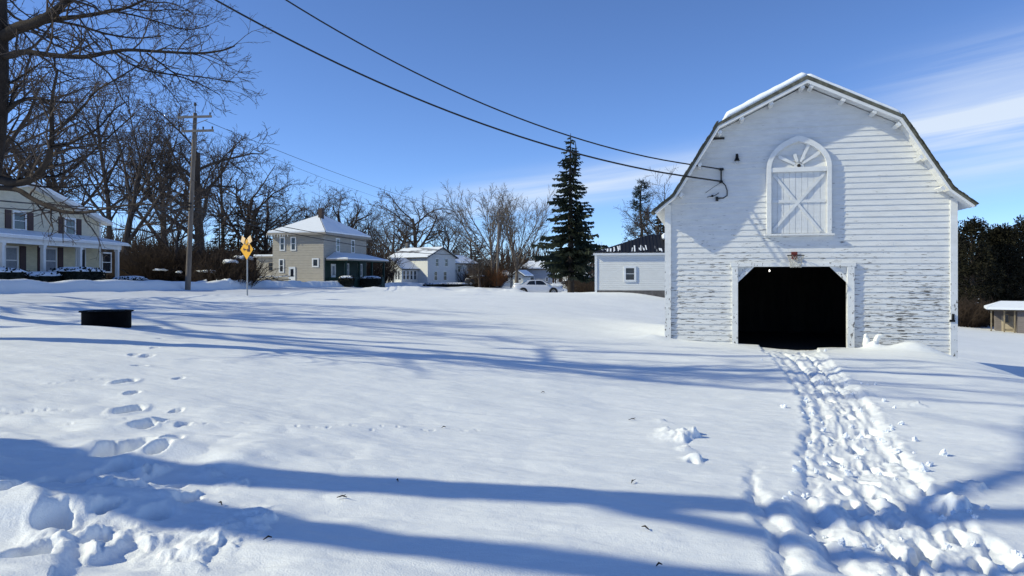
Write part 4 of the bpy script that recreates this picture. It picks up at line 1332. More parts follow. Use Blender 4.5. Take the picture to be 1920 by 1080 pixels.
# ---- big trees that stand close on the left
def grow_on(rn, out, poly, rad, n, Lr, lev, prm, rmin, fr=.08, angr=(30, 65), planar=None):
    """twigs along a limb given as a polyline"""
    seg = [Vector(p) for p in poly]
    acc = [0]
    for a, b in zip(seg, seg[1:]): acc.append(acc[-1] + (b - a).length)
    for k in range(n):
        t = fr + (1 - fr) * (k + rn.random()) / n
        s = t * acc[-1]
        i = max(j for j in range(len(acc) - 1) if acc[j] <= s + 1e-9)
        u = (s - acc[i]) / (acc[i + 1] - acc[i])
        q = seg[i].lerp(seg[i + 1], u); dv = (seg[i + 1] - seg[i]).normalized()
        ax = rot_about(dv.orthogonal().normalized(), dv, rn.random() * 2 * PI)
        nd = rot_about(dv, ax, R(rn.uniform(*angr)))
        rr = rad[i] + (rad[i + 1] - rad[i]) * u
        grow(rn, out, q, nd, rn.uniform(*Lr) * (1.15 - .5 * t), max(rmin, min(rr * .55, .03)), lev, prm, rmin)


def smooth_poly(pts, rad, k=4):
    """Catmull-Rom through the points"""
    P_ = [Vector(p) for p in pts]; out = []; ro = []
    for i in range(len(P_) - 1):
        p0 = P_[max(i - 1, 0)]; p1 = P_[i]; p2 = P_[i + 1]; p3 = P_[min(i + 2, len(P_) - 1)]
        for j in range(k):
            t = j / k
            q = .5 * ((2 * p1) + (p2 - p0) * t + (2 * p0 - 5 * p1 + 4 * p2 - p3) * t * t + (3 * p1 - p0 - 3 * p2 + p3) * t ** 3)
            out.append(tuple(q)); ro.append(rad[i] + (rad[i + 1] - rad[i]) * t)
    out.append(tuple(P_[-1])); ro.append(rad[-1])
    return out, ro


TW = dict(levels=4, kids=[5, 4, 4, 3], wob=[.12, .14, .17, .2], up=[.02, .02, .01, .0], ang=[(25, 60), (25, 60), (28, 60), (25, 60)], len=[(.6, .9), (.5, .8), (.45, .75), (.45, .75)], woodlev=0)
TW['from'] = [.2, .15, .12, .1]


def near_tree():
    rn = random.Random(17)
    D = 13.0
    wood = []; out = ([], [])
    def limb(pp, r0, r1, d0=D, d1=D, n=10, L=(.7, 1.5), lev=2, fr=.08, ang=(30, 65)):
        m = len(pp)
        pts = [P(x, y, d0 + (d1 - d0) * i / (m - 1)) for i, (x, y) in enumerate(pp)]
        rad = [r0 + (r1 - r0) * i / (m - 1) for i in range(m)]
        p2, r2 = smooth_poly(pts, rad)
        wood.append((p2, r2))
        grow_on(rn, out, p2, r2, max(4, int(n * .85)), L, lev, TW, .0038, fr, ang)
    # the trunk, mostly outside the frame
    tr = [P(-84, 700, D), P(-72, 560, D), P(-50, 430, D), P(-27, 330, D), P(-12, 210, D), P(-10, 90, D), P(-12, -60, D), P(-18, -260, D), P(-10, -480, D), P(5, -700, D)]
    p2, r2 = smooth_poly(tr, [.30, .25, .235, .225, .215, .21, .18, .15, .11, .06])
    wood.append((p2, r2))
    # limbs seen in the photograph
    limb([(0, 72), (32, 52), (62, 44), (92, 28), (122, 4), (150, -24), (200, -80), (260, -150)], .115, .03, D, 12.2, 14, (.7, 1.5))
    limb([(58, 46), (100, 38), (150, 31), (205, 22), (245, 12), (280, -6)], .05, .016, D, 12.4, 16, (.6, 1.3))
    limb([(100, 38), (150, 48), (195, 62), (250, 71), (302, 68)], .03, .012, D, 13.6, 14, (.5, 1.1))
    limb([(0, 48), (30, 50), (58, 46)], .05, .03, D, D, 4, (.5, .9))
    limb([(2, 108), (22, 104), (45, 98), (75, 101), (110, 105), (160, 107), (200, 99), (240, 94), (300, 97), (370, 100), (415, 95), (440, 86)], .062, .011, D, 12.0, 30, (.6, 1.2))
    limb([(215, 99), (240, 118), (275, 133), (330, 142), (375, 158), (412, 178)], .022, .008, 12.4, 11.8, 18, (.4, .9))
    limb([(275, 100), (300, 118), (330, 138), (380, 145), (440, 154)], .02, .008, 12.3, 11.7, 18, (.4, .9))
    limb([(200, 20), (250, 28), (300, 42), (350, 55), (392, 48)], .018, .008, 12.6, 12.1, 18, (.4, 1.0))
    limb([(235, 14), (275, 20), (315, 18), (352, 20)], .016, .007, 12.5, 12.2, 14, (.4, .9))
    limb([(245, -8), (280, 4), (320, 6), (360, 24)], .016, .007, 12.4, 12.0, 12, (.4, .9))
    limb([(2, 218), (18, 203), (38, 190), (66, 184), (98, 190), (140, 193)], .055, .014, D, 13.4, 14, (.6, 1.2))
    limb([(2, 160), (30, 150), (62, 128), (85, 112)], .03, .01, D, 13.6, 10, (.5, 1.1))
    limb([(0, 338), (24, 343), (48, 340), (70, 328), (84, 308), (94, 282), (97, 250), (96, 215), (98, 180), (108, 130)], .085, .02, D, 12.4, 20, (.6, 1.3))
    limb([(97, 252), (118, 235), (140, 215), (160, 195), (178, 172), (215, 150), (262, 122)], .035, .010, 12.6, 12.0, 20, (.5, 1.1))
    limb([(95, 278), (130, 270), (158, 254), (185, 240), (215, 205), (240, 190)], .03, .009, 12.6, 13.2, 16, (.5, 1.1))
    limb([(68, 331), (100, 332), (132, 318), (165, 292), (190, 270), (225, 238), (252, 215)], .032, .010, D, 13.6, 18, (.5, 1.2))
    limb([(0, 352), (34, 356), (60, 372), (92, 388), (125, 398), (165, 398), (205, 390), (260, 383), (320, 386)], .05, .010, D, 11.6, 20, (.4, .9))
    limb([(46, 344), (80, 350), (120, 352), (170, 346), (220, 350), (265, 362)], .022, .008, D, 13.8, 16, (.4, 1.0))
    limb([(4, 250), (30, 268), (58, 300), (90, 318)], .02, .008, D, 14.0, 9, (.4, .9))
    # limbs up and outward beyond the frame, they throw the branch shadows on the lawn
    up = ([], [])
    for (px, py, d, dv, L, r) in ((-12, -60, D, (.3, -.6, .7), 4.2, .09), (-14, -140, D, (-.7, .3, .7), 4.5, .10), (-16, -230, D, (.5, .6, .8), 4.2, .08), (-12, 120, D, (-.9, -.3, .35), 4.4, .1), (-12, 20, D, (-.5, .8, .5), 4.5, .09), (-10, -420, D, (.4, -.2, .9), 3.6, .07)):
        pr = dict(WIDE); pr['levels'] = 2; pr['kids'] = [6, 5]
        grow(rn, up, Vector(P(px, py, d)), Vector(dv).normalized(), L, r, 0, pr, .012)
    t = empty('near_tree', P(-80, 655, D), 0, 'large bare tree at the left edge with long dark limbs reaching into the sky', 'tree')
    off = Vector(t.location)
    sub = lambda lst: [([tuple(Vector(q) - off) for q in p], r) for p, r in lst]
    tubes('trunk', sub(wood + up[0]), M['bark_dark'], t)
    tubes('crown', sub(out[0] + out[1] + up[1]), M['twig'], t)
    return t


near_tree()


def forked_tree():
    rn = random.Random(23)
    wood = []; out = ([], [])
    bx, by = -7.9, 5.95
    g = gz(bx, by)
    def limb(pts, r): p2, r2 = smooth_poly(pts, r); wood.append((p2, r2)); return p2, r2
    limb([(bx, by, g - .4), (bx, by - .05, g + .8), (bx, by - .25, g + 1.6), (bx, by - .5, g + 2.4)], [.5, .40, .36, .30])
    a = limb([(bx, by - .45, g + 2.1), (bx + .05, 5.15, g + 3.2), (bx, 4.8, g + 4.6), (bx + .1, 4.45, g + 6.2), (bx + .2, 4.5, g + 7.8), (bx - .2, 4.2, g + 9.4)], [.25, .24, .23, .20, .13, .06])
    b = limb([(bx, by - .6, g + 2.2), (bx, 4.6, g + 3.0), (bx - .1, 3.85, g + 4.1), (bx, 3.25, g + 5.3), (bx + .2, 2.7, g + 6.8), (bx + .1, 1.9, g + 8.4)], [.26, .23, .20, .16, .11, .06])
    c = limb([(bx + .05, 4.75, g + 5.0), (bx - .1, 3.8, g + 5.9), (bx + .2, 3.0, g + 7.2), (bx, 2.4, g + 8.6)], [.13, .12, .10, .06])
    e = limb([(bx + .05, 4.6, g + 6.4), (bx + .3, 5.7, g + 7.4), (bx + .1, 7.0, g + 8.2), (bx, 8.6, g + 9.0)], [.12, .11, .09, .05])
    pr = dict(WIDE); pr['levels'] = 2; pr['kids'] = [5, 4, 4]
    for (p2, r2), n, fr in ((a, 5, .55), (b, 4, .55), (c, 3, .5), (e, 5, .25)):
        grow_on(rn, out, p2, r2, n, (1.6, 3.0), 1, pr, .014, fr, (30, 70))
    t = empty('forked_tree', (bx, by, g), 0, 'big forked bare tree left of the lawn whose twin limbs shade the foreground snow', 'tree')
    off = Vector(t.location)
    sub = lambda lst: [([tuple(Vector(q) - off) for q in p], r) for p, r in lst]
    tubes('trunk', sub(wood + out[0]), M['bark_dark'], t)
    tubes('crown', sub(out[1]), M['twig'], t)


forked_tree()


def leaning_shadow_tree():  # unseen tree, added and tilted so its stems cast two long shadow lines
    rn = random.Random(29)
    wood = []; out = ([], [])
    bx, by = -13.6, 17.7
    g = gz(bx, by)
    pr = dict(WIDE); pr['levels'] = 2; pr['kids'] = [5, 4, 4]
    for (lx, ly, r) in ((-.30, -.46, .17), (-.26, -.60, .16)):
        pts = [(bx + lx * h + .12 * math.sin(h * .5 + ly * 9), by + ly * h + .10 * math.sin(h * .7 + lx * 20), g + h) for h in (-.4, 1.5, 4, 7, 10, 13, 16)]
        p2, r2 = smooth_poly(pts, [r * 1.3, r * 1.1, r, r * .95, r * .85, r * .65, r * .35])
        wood.append((p2, r2))
        grow_on(rn, out, p2, r2, 7, (1.5, 2.6), 1, pr, .014, .6, (30, 65))
    t = empty('leaning_shadow_tree', (bx, by, g), 0, 'unseen bare tree added left of the fire ring, its two stems tilted to cast long shadow lines', 'tree')
    off = Vector(t.location)
    sub = lambda lst: [([tuple(Vector(q) - off) for q in p], r) for p, r in lst]
    tubes('trunk', sub(wood + out[0]), M['bark_dark'], t)
    tubes('crown', sub(out[1]), M['twig'], t)


leaning_shadow_tree()
# trees of the street side that stand left of the frame; their branch shadows reach the middle of the lawn
for kind, x, y, h, rz, lab in (('wide', -19.5, 20.5, 13.0, 2.0, 'bare street tree left of the fire ring, outside the picture'), ('vase2', -20.5, 27.0, 12.0, 5.0, 'bare street tree near the road end of the lawn, outside the picture'),
                              ):
    o = copy_tree(BARE[kind]); s = h / BH[kind]
    o.location = (x, y, gz(x, y)); o.scale = (s, s, s); o.rotation_euler = (0, 0, rz); o['label'] = lab; o['category'] = 'tree'


# ---- conifers
def needle_mesh(name, quads, mat, parent):
    V = np.array(quads, dtype=float).reshape(-1, 3)
    n = len(quads)
    return np_mesh(name, V, [np.arange(n * 4).reshape(-1, 4)], mat, parent, False)


def spruce(seed, H, rad, label, droop=.25, dens=1.0, mat='spruce', double=False, name='spruce', base_clear=.06, tiers=46, ragged=.35, top_thin=.0):
    rn = random.Random(seed)
    t = empty(name, (0, 0, 0), 0, label, 'tree')
    wood = [smooth_poly([(0, 0, -.5), (.02 * H * .1, 0, H * .3), (-.05, 0, H * .7), (0, 0, H)], [H * .022, H * .017, H * .009, .02])]
    if double:
        wood.append(smooth_poly([(0, 0, H * .70), (H * .022, 0, H * .75), (H * .034, .0, H * .86), (H * .03, 0, H * .945)], [H * .009, H * .009, H * .006, .02]))
    quads = []
    for k in range(tiers):
        f = (k + rn.random() * .6) / tiers
        z = H * (base_clear + (1 - base_clear) * f)
        u = (z / H - base_clear) / (1 - base_clear)
        R_ = rad * (1 - u) ** .72 * (1.0 if u > .12 else .75 + 2 * u) * rn.uniform(.66, 1.14)
        nb = max(4, int(9 * (1 - .4 * u) * dens))
        if u > 1 - top_thin: nb = max(3, nb // 2)
        a0 = rn.random() * 6.28
        for b in range(nb):
            if rn.random() < .16: continue
            a = a0 + b * 2 * PI / nb + rn.gauss(0, .2)
            L = R_ * rn.uniform(1 - ragged, 1.08) + .15; zb = rn.gauss(0, H * .008); dr_ = droop * rn.uniform(.4, 1.7)
            ca, sa = math.cos(a), math.sin(a)
            n = 5
            pts = []
            for i in range(n + 1):
                s = i / n
                zz = z + zb - dr_ * L * (s - .55 * s * s * 1.25) + rn.gauss(0, .02) * L * s
                pts.append(Vector((ca * L * s, sa * L * s, zz)))
            wood.append(([tuple(p) for p in pts], [max(.012, H * .0022 * (1 - .7 * i / n)) for i in range(n + 1)]))
            m = max(5, int(L * 6.0 * dens))
            for j in range(m):
                s = .16 + .84 * (j + rn.random()) / m
                i = min(int(s * n), n - 1); q = pts[i].lerp(pts[i + 1], s * n - i)
                for sd in (-1, 1):
                    w = (.26 + .34 * (1 - s)) * min(1.2, .45 + L * .22) * rn.uniform(.7, 1.25)
                    out = Vector((ca, sa, 0)) * w * rn.uniform(.4, .9) + Vector((-sa, ca, 0)) * sd * w * rn.uniform(.3, 1.0) + Vector((0, 0, -w * rn.uniform(.15, .95)))
                    wd = Vector((ca, sa, rn.uniform(-.4, .4))) * (w * .34) + Vector((0, 0, w * .16))
                    e = q + out
                    quads.append((tuple(q - wd * .8), tuple(q + wd * .8), tuple(e + wd * .35), tuple(e - wd * .35)))
    tubes('trunk', wood, M['bark_dark'], t)
    needle_mesh('crown', quads, M[mat], t)
    return t


zsp = EYE + (HY - 549) / F * 74
s = spruce(5, (549 - 250) / F * 74, 3.75, 'tall ragged dark spruce with a double top, right of the parked white car', .42, 1.25, 'spruce', True, 'spruce', .12, 42, .60, .12)
s.location = (*P(1070, 549, 74)[:2], zsp)

# thin pine with tufts behind the outbuilding
def tuft_pine(seed, H, label):
    rn = random.Random(seed)
    t = empty('tufted_pine', (0, 0, 0), 0, label, 'tree')
    wood = [smooth_poly([(0, 0, -.5), (.1, 0, H * .4), (-.08, 0, H * .75), (.05, 0, H)], [.17, .13, .09, .03])]
    quads = []
    for k in range(26):
        z = H * (.30 + .70 * k / 25.0); u = (z / H - .3) / .7
        for b in range(3 if k < 24 else 2):
            a = rn.random() * 6.28; L = (1.55 - 1.0 * u) * rn.uniform(.5, 1.15)
            p0 = Vector((0, 0, z)); p1 = p0 + Vector((math.cos(a) * L * .6, math.sin(a) * L * .6, L * .05)); p2 = p0 + Vector((math.cos(a) * L, math.sin(a) * L, L * .28))
            wood.append(([tuple(p0), tuple(p1), tuple(p2)], [.035, .025, .012]))
            for j in range(46):
                c = p1.lerp(p2, rn.random() * 1.15) + Vector((rn.gauss(0, .13), rn.gauss(0, .13), rn.gauss(0, .09)))
                dv = Vector((rn.gauss(0, 1), rn.gauss(0, 1), abs(rn.gauss(.3, .8)))).normalized() * rn.uniform(.12, .24); w = dv.orthogonal().normalized() * .028
                quads.append((tuple(c - w), tuple(c + w), tuple(c + dv + w * .5), tuple(c + dv - w * .5)))
    tubes('trunk', wood, M['bark_dark'], t); needle_mesh('crown', quads, M['pine'], t)
    return t


pp = P(1202, 520, 66)
s = tuft_pine(6, (520 - 342) / F * 66, 'thin tufted pine standing behind the ribbed roof of the outbuilding'); s.location = (pp[0], pp[1], pp[2])
s = spruce(9, (520 - 385) / F * 72, 1.5, 'bushy dark evergreen close behind the barn eave', .2, 1.0, 'pine', False, 'evergreen', .1, 30, .4); s.location = P(1240, 520, 72)


# dense rounded evergreens of the right edge
def dense_evergreen(seed, H, rad, label, mat='cedar'):
    rn = random.Random(seed)
    t = empty('dense_evergreen', (0, 0, 0), 0, label, 'tree')
    wood = [smooth_poly([(0, 0, -.8), (.1, 0, H * .3), (0, 0, H * .75), (0, 0, H * .95)], [.28, .22, .12, .05])]
    quads = []
    clumps = []
    for k in range(150):
        u = rn.random() ** .9
        z = H * (.10 + .88 * u)
        rr = rad * (1 - .72 * u ** 2.1) * (.55 + .45 * min(1, u / .25)) * rn.uniform(.55, 1.0)
        a = rn.random() * 6.28
        clumps.append((Vector((math.cos(a) * rr, math.sin(a) * rr, z - .05 * H * (rr / rad))), rn.uniform(.45, 1.0)))
    for c, s in clumps:
        wood.append(([(0, 0, max(.1, c.z - .6)), tuple((Vector((0, 0, c.z - .3)) + c) * .5), tuple(c)], [.06, .04, .02]))
        for j in range(int(95 * s)):
            v = Vector((rn.gauss(0, 1), rn.gauss(0, 1), rn.gauss(0, .75))).normalized()
            q = c + v * s * rn.uniform(.55, 1.0)
            dv = (v + Vector((rn.gauss(0, .5), rn.gauss(0, .5), rn.gauss(-.1, .5)))).normalized() * rn.uniform(.16, .36); w = dv.cross(Vector((rn.gauss(0, 1), rn.gauss(0, 1), rn.gauss(0, 1)))).normalized() * rn.uniform(.05, .10)
            quads.append((tuple(q - w), tuple(q + w), tuple(q + dv + w * .4), tuple(q + dv - w * .4)))
    tubes('trunk', wood, M['bark'], t); needle_mesh('crown', quads, M[mat], t)
    return t


DE = [dense_evergreen(61, 12.5, 3.0, 'x'), dense_evergreen(62, 12.5, 2.7, 'x')]
first = [True, True]
for i, (px, top, d, k, rz, lab) in enumerate(((1822, 408, 80, 0, 0, 'leftmost dense dark evergreen beside the right corner of the barn'), (1858, 425, 83, 1, 1, 'dense dark evergreen just left of the garden shed'), (1890, 420, 82, 0, 2.2, 'dense dark evergreen behind the middle of the garden shed'),
                                   (1925, 405, 84, 1, 3.1, 'dense dark evergreen at the right edge behind the garden shed'), (1965, 398, 86, 0, 4, 'dense dark evergreen just past the right edge of the picture'), (1800, 440, 94, 1, 5, 'farther dark evergreen peeping out behind the barn corner board'), (1875, 432, 96, 0, 5.5, 'farther dark evergreen in the gap above the garden shed'), (2010, 400, 88, 1, .5, 'dark evergreen farthest right, outside the picture'))):
    o = DE[k] if first[k] else copy_tree(DE[k]); first[k] = False
    x = (px - 960) / F * d; z = gz(x, d); h = EYE + (HY - top) / F * d - z
    o.location = (x, d, z); o.rotation_euler = (0, 0, rz); s_ = h / 12.6; o.scale = (s_ * 1.02, s_ * 1.02, s_); o['label'] = lab; o['group'] = 'dark evergreens beyond the garden shed'
# dark conifers in the woodland behind the pole
for (px, top, d, sd, lab) in ((447, 372, 108, 71, 'dark pointed spruce among bare trees above the warning sign'), (412, 400, 104, 72, 'dark pointed spruce between the street pole and the warning sign'), (575, 402, 112, 73, 'dark spruce top showing over the left slope of the tan house roof'), (480, 398, 112, 74, 'dark spruce left of the tan house eave'), (855, 462, 170, 75, 'dark little spruce right of the white house gable'), (892, 440, 175, 76, 'blue-grey spruce left of the far pole')):
    x = (px - 960) / F * d; z = gz(x, d); h = EYE + (HY - top) / F * d - z
    o = spruce(sd, h, h * .26, lab, .22, .7, 'spruce', False, 'spruce', .08, 26, .3); o.location = (x, d, z)


# ---- brush, shrubs and the far wood
def shrub_bm(seed, n, h, spread, mat, rmin=.016, side=5):
    rn = random.Random(seed); out = []
    for k in range(n):
        a = rn.random() * 6.28; r = rn.random() ** .5 * spread * .45
        p = Vector((math.cos(a) * r, math.sin(a) * r, -.15)); d = Vector((math.cos(a) * rn.uniform(.1, .9), math.sin(a) * rn.uniform(.1, .9), 1)).normalized()
        L = h * rn.uniform(.55, 1.1)
        pts, dirs = branch_path(rn, p, d, L, 4, .14, -.02)
        out.append(([tuple(q) for q in pts], [rmin * 1.5, rmin * 1.3, rmin * 1.1, rmin, rmin * .5]))
        for j in range(side):
            i = rn.randint(1, 3); q = pts[i].lerp(pts[i + 1], rn.random()); dd = (dirs[i] + Vector((rn.gauss(0, .6), rn.gauss(0, .6), rn.gauss(0, .3)))).normalized()
            p3, _ = branch_path(rn, q, dd, L * rn.uniform(.2, .45), 3, .2, 0)
            out.append(([tuple(v) for v in p3], [rmin, rmin * .9, rmin * .7, rmin * .4]))
    return out


SH = []
for i, (n, h, sp) in enumerate(((330, 2.6, 3.4), (300, 3.0, 3.0), (280, 2.2, 3.8))):
    o = tubes('shrub', shrub_bm(80 + i, n, h, sp, None), M['brush'], None); SH.append(o)
fs2 = [True] * 3
for i, (px, d, k, s, lab) in enumerate(((262, 62, 0, .95, 'brown bare shrub right of the clipped box by the cream house'), (292, 60, 1, 1.05, 'brown bare shrub left of the thick street pole'), (322, 64, 2, 1.1, 'low brown thicket just left of the street pole foot'), (372, 62, 0, 1.15, 'brown thicket right behind the street pole foot'),
                                (398, 60, 1, 1.0, 'dark brush right of the street pole'), (424, 58, 2, 1.15, 'dark brush left of the warning sign post'), (446, 60, 0, .72, 'snow-flecked brush behind the warning sign post'), (282, 98, 1, 1.7, 'tall brown thicket behind the shrub left of the pole'), (330, 100, 0, 1.8, 'tall brown thicket behind the low thicket by the pole'), (385, 99, 2, 1.8, 'tall brown thicket behind the pole and its brush'), (425, 102, 1, 1.8, 'tall dark thicket left of the tan house wing'), (240, 70, 2, 1.5, 'brown thicket right of the cream house porch end'),
                                (470, 104, 0, 1.6, 'brown thicket behind the rear wing of the tan house'), (700, 112, 1, 1.6, 'brown thicket between the tan house and the white house'), (880, 140, 2, 1.8, 'brown thicket right of the white house'), (915, 116, 0, 1.3, 'dark shrub left of the far pole foot'), (945, 145, 1, 1.8, 'brown thicket behind the white bungalow'), (1092, 100, 0, 1.0, 'dark brush between the spruce trunk and the outbuilding'), (1106, 92, 2, .9, 'dark brush at the left corner of the outbuilding'),
                                (1802, 70, 0, .95, 'reddish brown brush beside the barn corner board'), (1822, 71, 1, .85, 'reddish brown brush left of the garden shed posts'), (1843, 73, 2, 1.0, 'reddish brown brush right behind the garden shed porch'))):
    o = SH[k] if fs2[k] else SH[k].copy()
    if not fs2[k]: COL.objects.link(o)
    fs2[k] = False
    x = (px - 960) / F * d
    o.location = (x, d, gz(x, d) - .05); o.rotation_euler = (0, 0, i * 1.7); o.scale = (s, s, s)
    tag(o, lab, 'shrub', 'bare shrubs and thickets')
# rusty leaves around the far pole
o = tubes('rusty_shrub', shrub_bm(95, 150, 2.2, 2.0, None, .02, 5), M['rust_leaf'], None)
pp = P(932, 534, 114); o.location = pp; o.scale = (.8, .8, 1.15); tag(o, 'rust-brown leafy shrub around the foot of the far pole', 'shrub')

# snow lying on the brush
def snow_pad(px, py, d, w, dep, th, label, seed):
    x, y, z = P(px, py, d)
    V = []; n = 14
    rn = np.random.RandomState(seed)
    mb = MB()
    for s in range(2):
        for i in range(n):
            a = 2 * PI * i / n; rr = .45 + .75 * rn.rand()
            V.append((math.cos(a) * w / 2 * rr, math.sin(a) * dep / 2 * rr, (th * .5 if s else -th * .5) + th * rn.normal(0, .55)))
    V += [(0, 0, th), (0, 0, -th * .5)]
    fs = [(i, (i + 1) % n, n + (i + 1) % n, n + i) for i in range(n)] + [(n + i, n + (i + 1) % n, 2 * n) for i in range(n)] + [((i + 1) % n, i, 2 * n + 1) for i in range(n)]
    mb.add(V, fs, True)
    o = mb.build('snow_pad', M['roof_snow'], None); o.location = (x, y, z)
    return tag(o, label, 'snow pad', 'pads of snow on the brush')


for i, (px, py, d, w, dep, th, lab) in enumerate(((301, 506, 58, 1.1, .8, .07, 'thin strip of snow lying on the shrub left of the pole'), (336, 510, 58, .5, .6, .08, 'small patch of snow on the thicket left of the pole'), (390, 509, 57, 1.7, .7, .14, 'long bright strip of snow on the brush right of the pole'), (432, 490, 57, 1.2, .8, .14, 'snow on top of the brush left of the warning sign'),
                                                  (455, 484, 60, 1.5, .8, .16, 'snow on the brush right behind the warning sign post'), (380, 532, 55, 1.2, .6, .25, 'low snow clump on the ground right of the pole foot'), (404, 534, 55, .8, .5, .25, 'low snow clump left of the warning sign post'), (425, 528, 55, .8, .5, .2, 'low snow clump nearest the warning sign post'))):
    snow_pad(px, py, d, w, dep, th, lab, 200 + i)


def far_wood():
    rn = np.random.RandomState(7)
    polys = []
    nT = 6600
    for i in range(nT):
        x = rn.uniform(-160, 190)
        y = 178 + rn.uniform(-14, 40) + (20 if x > 0 else 0)
        px = 960 + F * x / y
        z0 = float(base_z(x, y)[0]) - .5
        hmax = 11.5 + 3 * math.sin(x * .11) + 2 * math.sin(x * .31 + 1)
        if x > 10: hmax *= .8
        h = hmax * rn.uniform(.45, 1.0)
        lx, ly = rn.normal(0, .12 * h, 2)
        b = z0 + (0 if rn.rand() < .4 else rn.uniform(0, .6) * h)
        top = z0 + h
        mid = (x + lx * .4, y + ly * .4, b + (top - b) * .5)
        rr = rn.uniform(.06, .16)
        polys.append(([(x, y, b), mid, (x + lx, y + ly, top)], [rr, rr * .8, rr * .3]))
        for k in range(2):
            a = rn.uniform(0, 6.28); L = rn.uniform(1, 2.6)
            q = mid
            polys.append(([q, (q[0] + math.cos(a) * L * .5, q[1] + math.sin(a) * L * .5, q[2] + L * .5), (q[0] + math.cos(a) * L * .8, q[1] + math.sin(a) * L * .8, q[2] + L)], [.07, .06, .03]))
    o = tubes('far_wood', polys, M['brush'], None, lambda r: 3)
    tag(o, 'far brown winter wood behind the houses', 'wood', None, 'stuff')


far_wood()

# ------------------------------------------------------------------ hedges and boxes at the cream house
def clipped_bush(x, y, z, w, d, h, label, seed, group=None):
    rn = random.Random(seed)
    t = empty('clipped_bush', (x, y, z), 0, label, 'bush', group)
    q = []
    for i in range(int(420 * w * max(h, .6) * .6) + 500):
        f = rn.random()
        u, v = rn.uniform(-1, 1), rn.uniform(-1, 1)
        face = rn.randint(0, 4)
        if face == 0: p = (-w / 2, u * d / 2, (v + 1) / 2 * h)
        elif face == 1: p = (w / 2, u * d / 2, (v + 1) / 2 * h)
        elif face == 2: p = (u * w / 2, -d / 2, (v + 1) / 2 * h)
        elif face == 3: p = (u * w / 2, d / 2, (v + 1) / 2 * h)
        else: p = (u * w / 2, v * d / 2, h * .96)
        k = 1 - .14 * (2 * p[2] / h - 1.1) ** 2
        c = Vector((p[0] * k, p[1] * k, p[2])) + Vector((rn.gauss(0, .05), rn.gauss(0, .05), rn.gauss(0, .04)))
        dv = Vector((rn.gauss(0, 1), rn.gauss(0, 1), rn.gauss(0, 1))).normalized() * .12; wv = dv.orthogonal().normalized() * .06
        q.append((tuple(c - wv), tuple(c + wv), tuple(c + dv + wv * .5), tuple(c + dv - wv * .5)))
    needle_mesh('leaves', q, M['hedge'], t)
    mb = MB(); mb.box(-w * .44, w * .44, -d * .44, d * .44, -.3, h * .92); mb.build('twig_core', M['hedge'], t, .06)
    n = 16; V = []; m = 8
    for j in range(m + 1):
        for i in range(n + 1):
            u, v = 2 * i / n - 1, 2 * j / m - 1
            e = max(0, 1 - max(abs(u), abs(v)) ** 4)
            V.append((u * w * .5, v * d * .5, h * .93 + e * .16 + .05 * rn.random() * (e > 0) - (1 - e) * .10 * rn.random()))
    b = len(V)
    V += [(x_, y_, h * .86) for x_, y_, _ in V]
    fs = []
    for j in range(m):
        for i in range(n):
            a = j * (n + 1) + i; fs += [(a, a + 1, a + n + 2, a + n + 1), (b + a, b + a + n + 1, b + a + n + 2, b + a + 1)]
    for i in range(n):
        fs += [(i, b + i, b + i + 1, i + 1)]; a = m * (n + 1) + i; fs += [(a, a + 1, b + a + 1, b + a)]
    for j in range(m):
        a = j * (n + 1); fs += [(a, a + n + 1, b + a + n + 1, b + a)]; a += n; fs += [(a, b + a, b + a + n + 1, a + n + 1)]
    mb = MB(); mb.add(V, fs, True); mb.build('snow_cap', M['roof_snow'], t)
    return t


def hy(px, X): return X * F / (px - 960)


X1 = -26.6
for (pa, pb, X, w, h, lab, sd) in ((118, 172, -26.2, 1.7, 1.15, 'large clipped dark bush capped with snow in front of the cream house steps', 1), (226, 262, -25.6, 1.3, .62, 'small clipped dark bush with a snow cap right of the cream house steps', 2),
                                  (40, 112, -26.9, 1.2, .80, 'low dark hedge with ragged snow in front of the cream house porch', 3), (-70, 34, -26.9, 1.2, 1.0, 'dark snowy hedge at the far left in front of the cream house', 4)):
    ya, yb = hy(pa, X), hy(pb, X)
    ym = (ya + yb) / 2
    clipped_bush(X, ym, gz(X, ym) - .12, w, abs(yb - ya), h, lab, sd, 'clipped bushes of the cream house')
# dark hedge by the white house and the tan house
clipped_bush(*P(845, 539, 124)[:3], 9.0, 1.0, .65, 'long low dark hedge in front of the white house', 7)
clipped_bush(P(696, 533, 88)[0], 88, P(696, 533, 88)[2] - .1, 2.2, 1.4, .95, 'dark bush at the right end of the tan house porch', 8)
clipped_bush(P(650, 531, 83)[0], 83, P(650, 531, 83)[2] - .1, 1.5, 1.2, .8, 'dark bush in the middle before the tan house porch', 9)
# dark wood pile / rubbish under snow beside the tan house
t = empty('lumber_pile', P(517, 529, 82), .1, 'heap of dark boards dusted with snow against the tan house wall', 'lumber pile')
mb = MB(); rn = random.Random(4)
for k in range(16):
    a = rn.uniform(-.5, .5); x = rn.uniform(-1.8, .9); z = rn.uniform(-.1, .5)
    mb.bar((x - 1.0 * math.cos(a), rn.uniform(-.6, .2), z), (x + 1.0 * math.cos(a), rn.uniform(-.6, .2), z + math.sin(a)), .16, .08)
mb.build('boards', M['old_wood'], t)
mb = MB()
for k in range(6): x = -1.6 + k * .5; mb.box(x, x + .4, -.5, .3, .52 + .05 * (k % 3), .60 + .05 * (k % 3))
mb.build('snow_cap', M['roof_snow'], t, .03)

